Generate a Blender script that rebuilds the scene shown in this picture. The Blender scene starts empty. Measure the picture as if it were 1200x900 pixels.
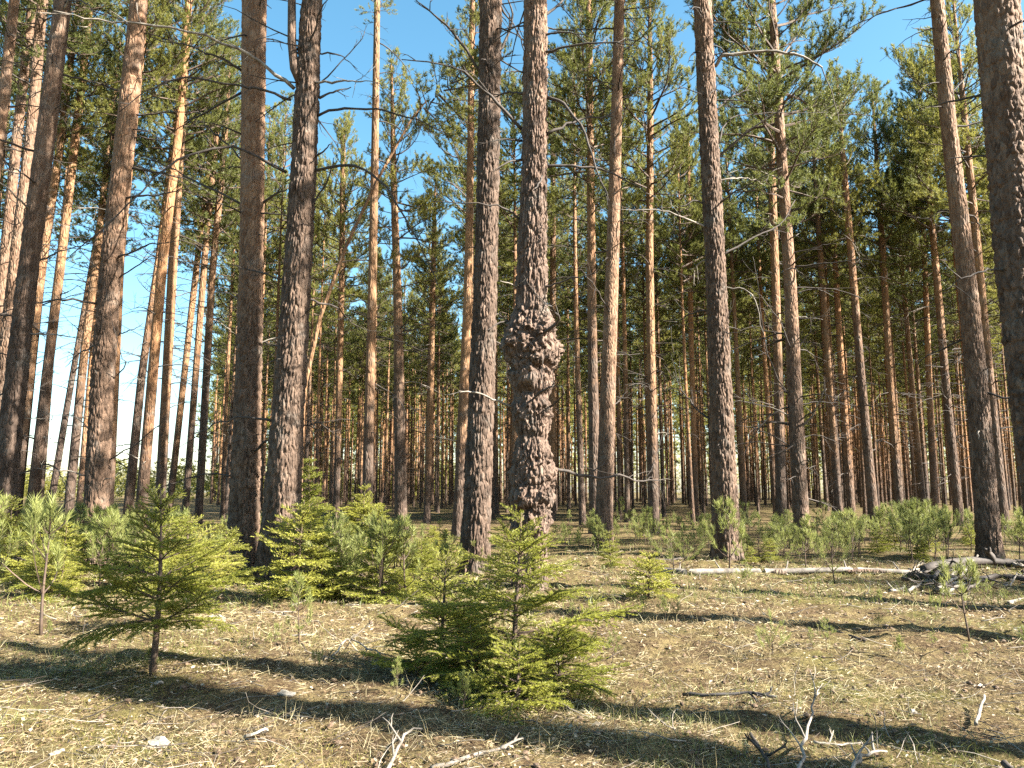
import bpy, math
import numpy as np
from mathutils import Vector, Matrix

# ------------------------------------------------------------------ basics
sc = bpy.context.scene
COL = sc.collection
RND = np.random.default_rng(7)
F, CX, CY = 900.0, 600.0, 450.0            # photograph: 1200 x 900 px, focal length in px
PITCH = math.atan(125.0 / 900.0)
CAMH = 1.4
CP, SP = math.cos(PITCH), math.sin(PITCH)
SUN_AZ = np.array([0.94, -0.34]); SUN_AZ /= np.linalg.norm(SUN_AZ)
SUN_EL = math.radians(36)
SUNV = np.array([SUN_AZ[0] * math.cos(SUN_EL), SUN_AZ[1] * math.cos(SUN_EL), math.sin(SUN_EL)])


def world(px, py, d):
    """Point at forward distance d that the photograph shows at pixel (px, py)."""
    u, v = (px - CX) / F, (CY - py) / F
    t = d / (CP - v * SP)
    return np.array([u * t, d, CAMH + (SP + v * CP) * t])


def to_px(p):
    dz = p[2] - CAMH
    ax = p[1] * CP + dz * SP
    return CX + F * p[0] / ax, CY - F * (-p[1] * SP + dz * CP) / ax


# ------------------------------------------------------------------ noise
def _hash(i, j, s):
    h = (i.astype(np.int64) * 374761393 + j.astype(np.int64) * 668265263 + s * 2246822519) & 0xFFFFFFFF
    h = ((h ^ (h >> 13)) * 1274126177) & 0xFFFFFFFF
    h = (h ^ (h >> 16)) & 0xFFFFFFFF
    return h / 4294967295.0


def vnoise(x, y, s=0):
    i, j = np.floor(x), np.floor(y)
    fx, fy = x - i, y - j
    fx, fy = fx * fx * (3 - 2 * fx), fy * fy * (3 - 2 * fy)
    a, b = _hash(i, j, s), _hash(i + 1, j, s)
    c, d = _hash(i, j + 1, s), _hash(i + 1, j + 1, s)
    return (a * (1 - fx) + b * fx) * (1 - fy) + (c * (1 - fx) + d * fx) * fy


def worley(u, v, nu, s=0):
    """F2-F1 and the nearest cell's own random value; u wraps with period nu cells."""
    i, j = np.floor(u), np.floor(v)
    f1 = np.full(u.shape, 9.0); f2 = np.full(u.shape, 9.0); rid = np.zeros(u.shape); dv = np.zeros(u.shape)
    for di in (-1, 0, 1):
        for dj in (-1, 0, 1):
            ci, cj = i + di, j + dj
            wi = np.mod(ci, nu)
            px = ci + 0.5 + 0.85 * (_hash(wi, cj, s) - 0.5)
            py = cj + 0.5 + 0.85 * (_hash(wi, cj, s + 17) - 0.5)
            d = np.hypot(px - u, py - v)
            r = _hash(wi, cj, s + 31)
            near = d < f1
            f2 = np.where(near, f1, np.minimum(f2, d))
            rid = np.where(near, r, rid); dv = np.where(near, v - py, dv)
            f1 = np.where(near, d, f1)
    return f2 - f1, rid, dv


def ground_z(x, y):
    x = np.asarray(x, float); y = np.asarray(y, float)
    z = 0.12 * (vnoise(x * 0.35 + 40, y * 0.35 + 11, 3) - 0.5) + 0.085 * (vnoise(x * 1.3 + 9, y * 1.3, 4) - 0.5)
    z += 0.03 * (vnoise(x * 4 + 5, y * 4 + 70, 5) - 0.5)
    return z


# ------------------------------------------------------------------ mesh builder
class MB:
    def __init__(self):
        self.v, self.t, self.q, self.tm, self.qm, self.n = [], [], [], [], [], 0
        self.attr = []

    def add(self, v, tris=None, quads=None, mat=0, attr=None):
        v = np.asarray(v, np.float32).reshape(-1, 3)
        if tris is not None and len(tris):
            tris = np.asarray(tris, np.int64) + self.n
            self.t.append(tris); self.tm.append(np.full(len(tris), mat, np.int32))
        if quads is not None and len(quads):
            quads = np.asarray(quads, np.int64) + self.n
            self.q.append(quads); self.qm.append(np.full(len(quads), mat, np.int32))
        self.v.append(v); self.n += len(v)
        self.attr.append(np.zeros(len(v), np.float32) if attr is None else np.asarray(attr, np.float32).ravel())

    def tube(self, P, R, k=6, mat=0, attr=None, cap=True):
        P = np.asarray(P, float); n = len(P)
        R = np.broadcast_to(np.asarray(R, float), (n,))
        T = np.gradient(P, axis=0); T /= np.linalg.norm(T, axis=1, keepdims=True) + 1e-9
        ref = np.array([1., 0, 0]) if abs(T[0][0]) < 0.8 else np.array([0, 1., 0])
        A = ref - (T @ ref)[:, None] * T; A /= np.linalg.norm(A, axis=1, keepdims=True) + 1e-9
        B = np.cross(T, A)
        th = np.arange(k) * 2 * math.pi / k
        V = P[:, None, :] + R[:, None, None] * (np.cos(th)[None, :, None] * A[:, None, :] + np.sin(th)[None, :, None] * B[:, None, :])
        i = np.arange(n - 1)[:, None] * k; j = np.arange(k)[None, :]; j2 = (j + 1) % k
        Q = np.stack([i + j, i + j2, i + k + j2, i + k + j], -1).reshape(-1, 4)
        V = V.reshape(-1, 3); tr = []
        if cap:
            V = np.vstack([V, P[0], P[-1]])
            a, b = n * k, n * k + 1
            tr = [(a, (s + 1) % k, s) for s in range(k)] + [(b, (n - 1) * k + s, (n - 1) * k + (s + 1) % k) for s in range(k)]
        at = None
        if attr is not None:
            at = np.repeat(np.broadcast_to(np.asarray(attr, float), (n,)), k)
            if cap: at = np.concatenate([at, [at[0], at[-1]]])
        self.add(V, tr, Q, mat, at)

    def blades(self, B, D, S, L, W, mat=0):
        """thin triangles: base B, unit direction D, side vector S, length L, width W"""
        L = np.asarray(L)[:, None]; W = np.asarray(W)[:, None]
        V = np.stack([B - S * W * 0.5, B + S * W * 0.5, B + D * L], 1).reshape(-1, 3)
        self.add(V, np.arange(len(V)).reshape(-1, 3), None, mat)

    def mesh(self, name, mats, smooth=True, attr=None):
        v = np.concatenate(self.v) if self.v else np.zeros((0, 3), np.float32)
        t = np.concatenate(self.t) if self.t else np.zeros((0, 3), np.int64)
        q = np.concatenate(self.q) if self.q else np.zeros((0, 4), np.int64)
        m = bpy.data.meshes.new(name)
        m.vertices.add(len(v)); m.vertices.foreach_set('co', v.ravel())
        m.loops.add(t.size + q.size)
        m.loops.foreach_set('vertex_index', np.concatenate([t.ravel(), q.ravel()]).astype(np.int32))
        m.polygons.add(len(t) + len(q))
        st = np.concatenate([np.arange(len(t)) * 3, t.size + np.arange(len(q)) * 4]).astype(np.int32)
        m.polygons.foreach_set('loop_start', st)
        mi = np.concatenate(self.tm + self.qm) if (self.tm or self.qm) else np.zeros(0, np.int32)
        for a in mats: m.materials.append(a)
        m.polygons.foreach_set('material_index', mi.astype(np.int32))
        m.polygons.foreach_set('use_smooth', np.full(len(t) + len(q), smooth))
        if attr:
            at = m.attributes.new(attr, 'FLOAT', 'POINT'); at.data.foreach_set('value', np.concatenate(self.attr))
        m.update(calc_edges=True)
        return m


def link(name, mesh, parent=None, loc=(0, 0, 0)):
    o = bpy.data.objects.new(name, mesh); COL.objects.link(o); o.location = loc
    if parent: o.parent = parent
    return o


def tag(o, label, cat, group=None):
    o['label'] = label; o['category'] = cat
    if group: o['group'] = group
    return o


def thing(name, label, cat, loc, group=None, rz=0.0, s=1.0):
    o = bpy.data.objects.new(name, None); COL.objects.link(o)
    o.location = loc; o.rotation_euler = (0, 0, rz); o.scale = (s, s, s); o.empty_display_size = 0.1
    return tag(o, label, cat, group)


# ------------------------------------------------------------------ materials
def dim(c, k): return tuple(x * k for x in c)


def new_mat(name):
    m = bpy.data.materials.new(name); m.use_nodes = True
    nt = m.node_tree; nt.nodes.clear()
    return m, nt, nt.nodes, nt.links


def node(ns, kind, **kw):
    n = ns.new(kind)
    for k, v in kw.items(): setattr(n, k, v)
    return n


def ramp(ns, stops, interp='LINEAR'):
    n = ns.new('ShaderNodeValToRGB'); e = n.color_ramp.elements; n.color_ramp.interpolation = interp
    while len(e) > 1: e.remove(e[-1])
    e[0].position = stops[0][0]; e[0].color = (*stops[0][1], 1)
    for p, c in stops[1:]:
        x = e.new(p); x.color = (*c, 1)
    return n


def mixc(ns, ls, fac, a, b, mode='MIX'):
    n = ns.new('ShaderNodeMix'); n.data_type = 'RGBA'; n.blend_type = mode
    for sock, val in ((n.inputs[0], fac), (n.inputs[6], a), (n.inputs[7], b)):
        if hasattr(val, 'is_output'): ls.new(val, sock)
        elif isinstance(val, (int, float)): sock.default_value = val
        else: sock.default_value = (*val, 1)
    return n.outputs[2]


def bark_mat(name, low_a, low_b, up_a, up_b, bump=0.6, dist=0.02, scale=14.0, k=0.66):
    low_a, low_b, up_a, up_b = dim(low_a, k), dim(low_b, k), dim(up_a, k), dim(up_b, k)
    m, nt, ns, ls = new_mat(name)
    tc = node(ns, 'ShaderNodeTexCoord'); mp = node(ns, 'ShaderNodeMapping'); mp.inputs['Scale'].default_value = (1, 1, 0.3)
    ls.new(tc.outputs['Object'], mp.inputs['Vector'])
    oi = node(ns, 'ShaderNodeObjectInfo')
    nz = node(ns, 'ShaderNodeTexNoise'); nz.inputs['Scale'].default_value = 9; nz.inputs['Detail'].default_value = 5
    ls.new(mp.outputs[0], nz.inputs['Vector'])
    va = node(ns, 'ShaderNodeVectorMath', operation='MULTIPLY_ADD')
    va.inputs[1].default_value = (0.05,) * 3
    ls.new(nz.outputs['Color'], va.inputs[0]); ls.new(mp.outputs[0], va.inputs[2])
    vo = node(ns, 'ShaderNodeTexVoronoi', feature='F1'); vo.inputs['Scale'].default_value = scale
    ve = node(ns, 'ShaderNodeTexVoronoi', feature='DISTANCE_TO_EDGE'); ve.inputs['Scale'].default_value = scale
    ls.new(va.outputs[0], vo.inputs['Vector']); ls.new(va.outputs[0], ve.inputs['Vector'])
    n2 = node(ns, 'ShaderNodeTexNoise'); n2.inputs['Scale'].default_value = 45; n2.inputs['Detail'].default_value = 4
    ls.new(mp.outputs[0], n2.inputs['Vector'])
    sx = node(ns, 'ShaderNodeSeparateColor'); ls.new(vo.outputs['Color'], sx.inputs[0])
    plate = node(ns, 'ShaderNodeMath', operation='MULTIPLY_ADD'); plate.inputs[1].default_value = 0.6
    ls.new(sx.outputs[0], plate.inputs[0])
    hm = node(ns, 'ShaderNodeMath', operation='MULTIPLY'); hm.inputs[1].default_value = 0.4
    ls.new(n2.outputs['Fac'], hm.inputs[0]); ls.new(hm.outputs[0], plate.inputs[2])
    low = mixc(ns, ls, plate.outputs[0], low_a, low_b)
    up = mixc(ns, ls, plate.outputs[0], up_a, up_b)
    at = node(ns, 'ShaderNodeAttribute', attribute_name='upper')
    n3 = node(ns, 'ShaderNodeTexNoise'); n3.inputs['Scale'].default_value = 5; n3.inputs['Detail'].default_value = 6
    ls.new(tc.outputs['Object'], n3.inputs['Vector'])
    a1 = node(ns, 'ShaderNodeMath', operation='MULTIPLY_ADD'); a1.inputs[1].default_value = 1.6; a1.inputs[2].default_value = -0.8
    ls.new(n3.outputs['Fac'], a1.inputs[0])
    a2 = node(ns, 'ShaderNodeMath', operation='ADD', use_clamp=True)
    ls.new(a1.outputs[0], a2.inputs[0]); ls.new(at.outputs['Fac'], a2.inputs[1])
    c = mixc(ns, ls, a2.outputs[0], low, up)
    # each tree a little paler or darker than its neighbour
    rr = ramp(ns, [(0, (0.72, 0.74, 0.78)), (0.5, (1, 1, 1)), (1, (1.22, 1.12, 1.02))]); ls.new(oi.outputs['Random'], rr.inputs[0])
    c = mixc(ns, ls, 1.0, c, rr.outputs[0], 'MULTIPLY')
    # lichen and grey weathering in patches
    n4 = node(ns, 'ShaderNodeTexNoise'); n4.inputs['Scale'].default_value = 2.2; n4.inputs['Detail'].default_value = 8; n4.inputs['Roughness'].default_value = 0.7
    ls.new(tc.outputs['Object'], n4.inputs['Vector'])
    r4 = ramp(ns, [(0.52, (0, 0, 0)), (0.72, (0.45,) * 3)]); ls.new(n4.outputs['Fac'], r4.inputs[0])
    c = mixc(ns, ls, r4.outputs[0], c, (0.16, 0.155, 0.135))
    eb = node(ns, 'ShaderNodeMath', operation='MULTIPLY', use_clamp=True); eb.inputs[1].default_value = 3.5
    ls.new(ve.outputs['Distance'], eb.inputs[0])
    hh = node(ns, 'ShaderNodeMath', operation='MULTIPLY_ADD'); hh.inputs[1].default_value = 0.45
    ls.new(n2.outputs['Fac'], hh.inputs[0]); ls.new(eb.outputs[0], hh.inputs[2])
    bp = node(ns, 'ShaderNodeBump'); bp.inputs['Strength'].default_value = bump; bp.inputs['Distance'].default_value = dist
    ls.new(hh.outputs[0], bp.inputs['Height'])
    bs = node(ns, 'ShaderNodeBsdfPrincipled'); bs.inputs['Roughness'].default_value = 0.85
    bs.inputs['Specular IOR Level'].default_value = 0.25
    ls.new(c, bs.inputs['Base Color']); ls.new(bp.outputs[0], bs.inputs['Normal'])
    out = node(ns, 'ShaderNodeOutputMaterial'); ls.new(bs.outputs[0], out.inputs[0])
    return m


def leaf_mat(name, cols, island=0.5, trans=0.35, rough=0.5, k=0.66):
    cols = [dim(c, k) for c in cols]
    """needles: colour varies from plant to plant and from needle to needle"""
    m, nt, ns, ls = new_mat(name)
    oi = node(ns, 'ShaderNodeObjectInfo'); ge = node(ns, 'ShaderNodeNewGeometry')
    tc = node(ns, 'ShaderNodeTexCoord')
    nz = node(ns, 'ShaderNodeTexNoise'); nz.inputs['Scale'].default_value = 1.1; nz.inputs['Detail'].default_value = 2
    ls.new(tc.outputs['Object'], nz.inputs['Vector'])
    a = node(ns, 'ShaderNodeMath', operation='MULTIPLY_ADD'); a.inputs[1].default_value = island; 
    ls.new(ge.outputs['Random Per Island'], a.inputs[0])
    b = node(ns, 'ShaderNodeMath', operation='MULTIPLY_ADD'); b.inputs[1].default_value = 0.5; b.inputs[2].default_value = -0.12
    ls.new(oi.outputs['Random'], b.inputs[0]); ls.new(b.outputs[0], a.inputs[2])
    d = node(ns, 'ShaderNodeMath', operation='MULTIPLY_ADD'); d.inputs[1].default_value = 0.5
    ls.new(nz.outputs['Fac'], d.inputs[0]); ls.new(a.outputs[0], d.inputs[2])
    e = node(ns, 'ShaderNodeMath', operation='MULTIPLY'); e.inputs[1].default_value = 0.72; ls.new(d.outputs[0], e.inputs[0])
    n = len(cols)
    r = ramp(ns, [(i / (n - 1), c) for i, c in enumerate(cols)]); ls.new(e.outputs[0], r.inputs[0])
    bs = node(ns, 'ShaderNodeBsdfPrincipled'); bs.inputs['Roughness'].default_value = rough
    bs.inputs['Specular IOR Level'].default_value = 0.35
    tr = node(ns, 'ShaderNodeBsdfTranslucent')
    ls.new(r.outputs[0], bs.inputs['Base Color']); ls.new(r.outputs[0], tr.inputs['Color'])
    mx = node(ns, 'ShaderNodeMixShader'); mx.inputs[0].default_value = trans
    ls.new(bs.outputs[0], mx.inputs[1]); ls.new(tr.outputs[0], mx.inputs[2])
    out = node(ns, 'ShaderNodeOutputMaterial'); ls.new(mx.outputs[0], out.inputs[0])
    return m


def wood_mat(name, a, b, scale=12.0, rough=0.8, k=0.66):
    a, b = dim(a, k), dim(b, k)
    m, nt, ns, ls = new_mat(name)
    tc = node(ns, 'ShaderNodeTexCoord')
    nz = node(ns, 'ShaderNodeTexNoise'); nz.inputs['Scale'].default_value = scale; nz.inputs['Detail'].default_value = 7
    ls.new(tc.outputs['Object'], nz.inputs['Vector'])
    r = ramp(ns, [(0.32, a), (0.68, b)]); ls.new(nz.outputs['Fac'], r.inputs[0])
    bp = node(ns, 'ShaderNodeBump'); bp.inputs['Strength'].default_value = 0.5; bp.inputs['Distance'].default_value = 0.01
    ls.new(nz.outputs['Fac'], bp.inputs['Height'])
    bs = node(ns, 'ShaderNodeBsdfPrincipled'); bs.inputs['Roughness'].default_value = rough
    ls.new(r.outputs[0], bs.inputs['Base Color']); ls.new(bp.outputs[0], bs.inputs['Normal'])
    out = node(ns, 'ShaderNodeOutputMaterial'); ls.new(bs.outputs[0], out.inputs[0])
    return m


def ground_mat():
    m, nt, ns, ls = new_mat('forest_floor')
    tc = node(ns, 'ShaderNodeTexCoord')

    def nz(s, det, rough=0.6):
        n = node(ns, 'ShaderNodeTexNoise'); n.inputs['Scale'].default_value = s; n.inputs['Detail'].default_value = det
        n.inputs['Roughness'].default_value = rough; ls.new(tc.outputs['Object'], n.inputs['Vector']); return n
    big, mid, fine = nz(0.55, 5), nz(3.2, 6, 0.7), nz(38, 6, 0.75)
    base = ramp(ns, [(0.32, (0.018, 0.011, 0.007)), (0.47, (0.06, 0.038, 0.021)), (0.60, (0.125, 0.09, 0.045)), (0.75, (0.27, 0.22, 0.125))])
    ls.new(fine.outputs['Fac'], base.inputs[0])
    straw = ramp(ns, [(0.32, (0.05, 0.032, 0.018)), (0.7, (0.23, 0.18, 0.08))]); ls.new(fine.outputs['Fac'], straw.inputs[0])
    r1 = ramp(ns, [(0.46, (0, 0, 0)), (0.58, (1, 1, 1))]); ls.new(mid.outputs['Fac'], r1.inputs[0])
    c = mixc(ns, ls, r1.outputs[0], base.outputs[0], straw.outputs[0])
    moss = ramp(ns, [(0.3, (0.035, 0.038, 0.008)), (0.7, (0.135, 0.125, 0.03))]); ls.new(fine.outputs['Fac'], moss.inputs[0])
    r2 = ramp(ns, [(0.53, (0, 0, 0)), (0.66, (0.8,) * 3)]); ls.new(big.outputs['Fac'], r2.inputs[0])
    c = mixc(ns, ls, r2.outputs[0], c, moss.outputs[0])
    bp = node(ns, 'ShaderNodeBump'); bp.inputs['Strength'].default_value = 0.9; bp.inputs['Distance'].default_value = 0.03
    ls.new(fine.outputs['Fac'], bp.inputs['Height'])
    bs = node(ns, 'ShaderNodeBsdfPrincipled'); bs.inputs['Roughness'].default_value = 0.95; bs.inputs['Specular IOR Level'].default_value = 0.1
    ls.new(c, bs.inputs['Base Color']); ls.new(bp.outputs[0], bs.inputs['Normal'])
    out = node(ns, 'ShaderNodeOutputMaterial'); ls.new(bs.outputs[0], out.inputs[0])
    return m


BARK = bark_mat('pine_bark', (0.042, 0.026, 0.017), (0.25, 0.168, 0.118), (0.14, 0.070, 0.038), (0.40, 0.26, 0.165), 0.9, 0.02, 17)
BARK_FAR = bark_mat('pine_bark_slim', (0.05, 0.034, 0.025), (0.19, 0.127, 0.09), (0.20, 0.098, 0.046), (0.46, 0.27, 0.14), 0.9, 0.025, 12)
BARK_BURL = bark_mat('burl_bark', (0.055, 0.034, 0.023), (0.33, 0.222, 0.16), (0.15, 0.08, 0.05), (0.42, 0.27, 0.17), 0.9, 0.02, 17)
LIMB = wood_mat('limb_bark', (0.055, 0.036, 0.024), (0.15, 0.095, 0.06), 9)
DEAD = wood_mat('dead_wood', (0.028, 0.021, 0.016), (0.088, 0.066, 0.05), 14)
PALEWOOD = wood_mat('pale_dead_wood', (0.12, 0.10, 0.078), (0.40, 0.345, 0.28), 10)
NEEDLE = leaf_mat('pine_needles', [(0.065, 0.088, 0.030), (0.15, 0.16, 0.040), (0.27, 0.25, 0.055), (0.40, 0.34, 0.080)], 0.35, 0.5, k=1.05)
YOUNG = leaf_mat('young_pine_needles', [(0.17, 0.20, 0.055), (0.28, 0.31, 0.085), (0.38, 0.40, 0.13), (0.46, 0.45, 0.18)], 0.45, 0.45, k=0.80)
SPRUCE = leaf_mat('spruce_needles', [(0.12, 0.14, 0.022), (0.24, 0.25, 0.040), (0.36, 0.35, 0.065), (0.46, 0.42, 0.10)], 0.4, 0.5, k=0.98)
STRAW = leaf_mat('dry_grass', [(0.09, 0.062, 0.032), (0.29, 0.22, 0.10), (0.55, 0.455, 0.235), (0.80, 0.73, 0.49)], 1.0, 0.12, 0.7, k=0.58)
LITTER = leaf_mat('leaf_litter', [(0.06, 0.038, 0.022), (0.16, 0.10, 0.05), (0.32, 0.22, 0.12), (0.60, 0.52, 0.40)], 1.0, 0.1, 0.75)
GRASS = leaf_mat('green_grass', [(0.10, 0.13, 0.03), (0.18, 0.22, 0.05), (0.28, 0.30, 0.08), (0.38, 0.34, 0.11)], 0.8, 0.35)
MOSS = leaf_mat('moss', [(0.07, 0.07, 0.012), (0.15, 0.14, 0.028), (0.24, 0.21, 0.05), (0.33, 0.28, 0.08)], 0.9, 0.25, 0.8)


# ------------------------------------------------------------------ needles and limbs
def norm(a): return a / (np.linalg.norm(a, axis=-1, keepdims=True) + 1e-9)


def rand_dirs(n, rng):
    return norm(rng.normal(size=(n, 3)))


def shoot_needles(mb, P, D, L, k, nl, nw, spread, rng, mat=1):
    """brushes of needles: shoots start at P, run along D for L; k needles each"""
    n = len(P)
    if n == 0: return
    f = rng.random((n, k)) ** 0.8
    B = P[:, None] + D[:, None] * (f * L[:, None])[..., None]
    R = rand_dirs(n * k, rng).reshape(n, k, 3)
    R = norm(R - (R * D[:, None]).sum(-1, keepdims=True) * D[:, None])
    a = spread * (1.15 - 0.6 * f)[..., None]
    Dn = norm(D[:, None] * np.cos(a) + R * np.sin(a)).reshape(-1, 3)
    S = norm(np.cross(Dn, rand_dirs(n * k, rng)))
    m = n * k
    mb.blades(B.reshape(-1, 3), Dn, S, nl * rng.uniform(0.75, 1.2, m), nw * rng.uniform(0.8, 1.2, m), mat)


def curve_branch(p0, az, el, length, n, rng, rise=0.0, wob=0.12):
    """polyline that leaves p0 at azimuth/elevation and bends by `rise` radians on its way"""
    P = [np.asarray(p0, float)]; a, e = az, el
    for i in range(n - 1):
        a += rng.normal() * wob; e += rise / (n - 1) + rng.normal() * wob * 0.6
        P.append(P[-1] + length / (n - 1) * np.array([math.cos(a) * math.cos(e), math.sin(a) * math.cos(e), math.sin(e)]))
    return np.array(P)


def at_curve(P, s):
    x = np.clip(s, 0, 0.999) * (len(P) - 1); i = int(x)
    return P[i] + (P[i + 1] - P[i]) * (x - i), norm(P[i + 1] - P[i])


def pine_crown(seed, L=10.0, R=2.1, nprim=58, k=22, nl=0.115, nw=0.0185, dead=10, sec_tubes=True, dens=1.0):
    """limbs and needle brushes; z = 0 is where the living crown starts, dead limbs hang below"""
    rng = np.random.default_rng(seed); mb = MB()
    SPt, SD, SL = [], [], []
    skew = rng.uniform(0, 6.28)
    for i in range(nprim):
        t = ((i + rng.random()) / nprim) ** 0.85
        env = (0.5 + 0.5 * min(1, t / 0.22)) * (1 - max(0, (t - 0.35) / 0.65) ** 1.5 * 0.84)
        az = i * 2.39996 + rng.normal() * 0.35
        ln = R * env * rng.uniform(0.55, 1.2) * (1 + 0.18 * math.cos(az - skew))
        el = math.radians(-2 + 52 * t + rng.normal() * 10)
        P = curve_branch((0, 0, t * L), az, el, ln, 7, rng, rise=rng.uniform(-0.15, 0.5), wob=0.14)
        mb.tube(P, np.linspace(0.012 + 0.011 * ln, 0.005, 7), 5, 0, cap=False)
        nsec = max(3, int(ln * 6.5 * dens))
        for j in range(nsec):
            s = 0.28 + 0.72 * (j + rng.random()) / nsec
            p, d = at_curve(P, s)
            a2 = math.atan2(d[1], d[0]) + (1 if j % 2 else -1) * rng.uniform(0.35, 1.15)
            e2 = math.asin(np.clip(d[2], -1, 1)) + rng.uniform(-0.1, 0.55)
            l2 = ln * rng.uniform(0.14, 0.36) * (1.25 - 0.65 * s) + 0.12
            Q = curve_branch(p, a2, e2, l2, 4, rng, rise=0.35, wob=0.12)
            if sec_tubes: mb.tube(Q, np.linspace(0.008, 0.004, 4), 3, 0, cap=False)
            ns_ = max(2, int(l2 * 9))
            for q in range(ns_):
                s3 = 0.3 + 0.7 * (q + 0.8) / ns_
                p3, d3 = at_curve(Q, s3)
                dd = norm(d3 + np.array([rng.normal() * 0.5, rng.normal() * 0.5, abs(rng.normal()) * 0.45]))
                SPt.append(p3); SD.append(dd); SL.append(rng.uniform(0.09, 0.2))
        p, d = at_curve(P, 0.999); SPt.append(p); SD.append(d); SL.append(0.2)
    shoot_needles(mb, np.array(SPt), np.array(SD), np.array(SL), k, nl, nw, 0.95, rng)
    for i in range(dead):
        z = -rng.uniform(0.1, 7.0); az = rng.uniform(0, 6.283); ln = rng.uniform(0.5, 2.1)
        P = curve_branch((0, 0, z), az, rng.uniform(-0.15, 0.5), ln, 6, rng, rise=-rng.uniform(0.2, 0.9), wob=0.18)
        mb.tube(P, np.linspace(0.022, 0.006, 6), 4, 2, cap=False)
        for j in range(rng.integers(1, 4)):
            p, d = at_curve(P, rng.uniform(0.3, 0.9))
            Q = curve_branch(p, math.atan2(d[1], d[0]) + rng.choice([-1, 1]) * rng.uniform(0.4, 1), rng.uniform(-0.5, 0.3), ln * 0.35, 4, rng, -0.3, 0.2)
            mb.tube(Q, np.linspace(0.010, 0.005, 4), 3, 2, cap=False)
    return mb


CROWNS = [pine_crown(100 + i, R=[2.3, 2.7, 2.1, 2.5, 2.0, 2.5, 2.2, 2.8][i], nprim=[74, 82, 70, 76, 68, 74, 70, 84][i], dead=[16, 20, 24, 14, 18, 26, 17, 22][i]).mesh('pine_crown', [LIMB, NEEDLE, DEAD], smooth=False) for i in range(8)]


# ------------------------------------------------------------------ trunks
def trunk_mb(P, R, na, dz, zvis, up0, up1, bark=0.0, cell=(0.06, 0.17), seed=0, flare=0.26, top_dz=0.6, extra=None):
    """P: axis polyline (heights rising), R: radii at its points; bark: depth of the plates in m"""
    zs = [-0.15]
    while zs[-1] < P[-1][2]:
        zs.append(zs[-1] + (dz if zs[-1] < zvis else top_dz))
    zs = np.minimum(np.array(zs), P[-1][2]); n = len(zs)
    ax = np.stack([np.interp(zs, P[:, 2], P[:, 0]), np.interp(zs, P[:, 2], P[:, 1])], 1)
    # smooth the axis so that measured points leave no kinks
    for _ in range(3):
        w = max(1, int(0.35 / dz)) if bark else 1
        pad = np.pad(ax, ((w, w), (0, 0)), mode='edge')
        sm = (pad[2 * w:] + pad[w:-w] * 2 + pad[:-2 * w]) / 4
        sm[:w] = ax[:w]; sm[-w:] = ax[-w:]
        ax = sm
    rad = np.interp(zs, P[:, 2], R)
    th = np.arange(na) * 2 * math.pi / na
    TH, Z = np.meshgrid(th, zs)
    rng = np.random.default_rng(seed)
    lobes = sum(rng.uniform(0.2, 1) * np.cos(k * TH + rng.uniform(0, 6.28)) for k in (3, 4, 5, 7)) * 0.08
    r = rad[:, None] * (1 + (flare + lobes) * np.exp(-np.maximum(Z, 0) / 0.28))
    r = r * (1 + 0.02 * np.sin(2 * TH + Z * 0.4 + seed) + 0.03 * (vnoise(TH * 1.2 + 50, Z * 1.1, seed) - 0.5))
    if bark:
        rm = float(np.median(rad[zs < zvis])); per = 2 * math.pi * rm
        nu = max(6, round(per / cell[0]))
        wu = 0.55 * (vnoise(TH / (2 * math.pi) * nu * 0.7, Z / cell[1] * 2.3, seed + 5) - 0.5)
        wv = 0.6 * (vnoise(TH / (2 * math.pi) * nu, Z / cell[1] * 1.2, seed + 6) - 0.5)
        e1, rid, dv1 = worley(TH / (2 * math.pi) * nu + wu, Z / cell[1] + wv, nu, seed)
        nu2 = max(8, round(per / (cell[0] * 0.45)))
        e2, rid2, dv2 = worley(TH / (2 * math.pi) * nu2, Z / (cell[1] * 0.4), nu2, seed + 3)
        fade = np.interp(Z, [0, up0, up1, up1 + 4], [1, 1, 0.55, 0.35])
        h = np.clip(e1 * 2.6, 0, 1) * (0.55 + 0.6 * rid) + 0.35 * np.clip(e2 * 2.5, 0, 1) * (0.4 + 0.6 * rid2)
        h += 0.25 * vnoise(TH * 30, Z * 40, seed + 9) - 0.45 * dv1 * np.clip(e1 * 2.6, 0, 1) - 0.2 * dv2
        r = r + bark * fade * (h - 1.25)
        if extra is not None: r = extra(r, TH, Z, rm)
    V = np.stack([ax[:, 0][:, None] + r * np.cos(TH), ax[:, 1][:, None] + r * np.sin(TH), Z], -1).reshape(-1, 3)
    i = np.arange(n - 1)[:, None] * na; j = np.arange(na)[None]; j2 = (j + 1) % na
    Q = np.stack([i + j, i + j2, i + na + j2, i + na + j], -1).reshape(-1, 4)
    mb = MB(); up = np.clip((Z - up0) / (up1 - up0), -0.6, 1.3) 
    mb.add(V, None, Q, 0, up.ravel())
    return mb


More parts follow.
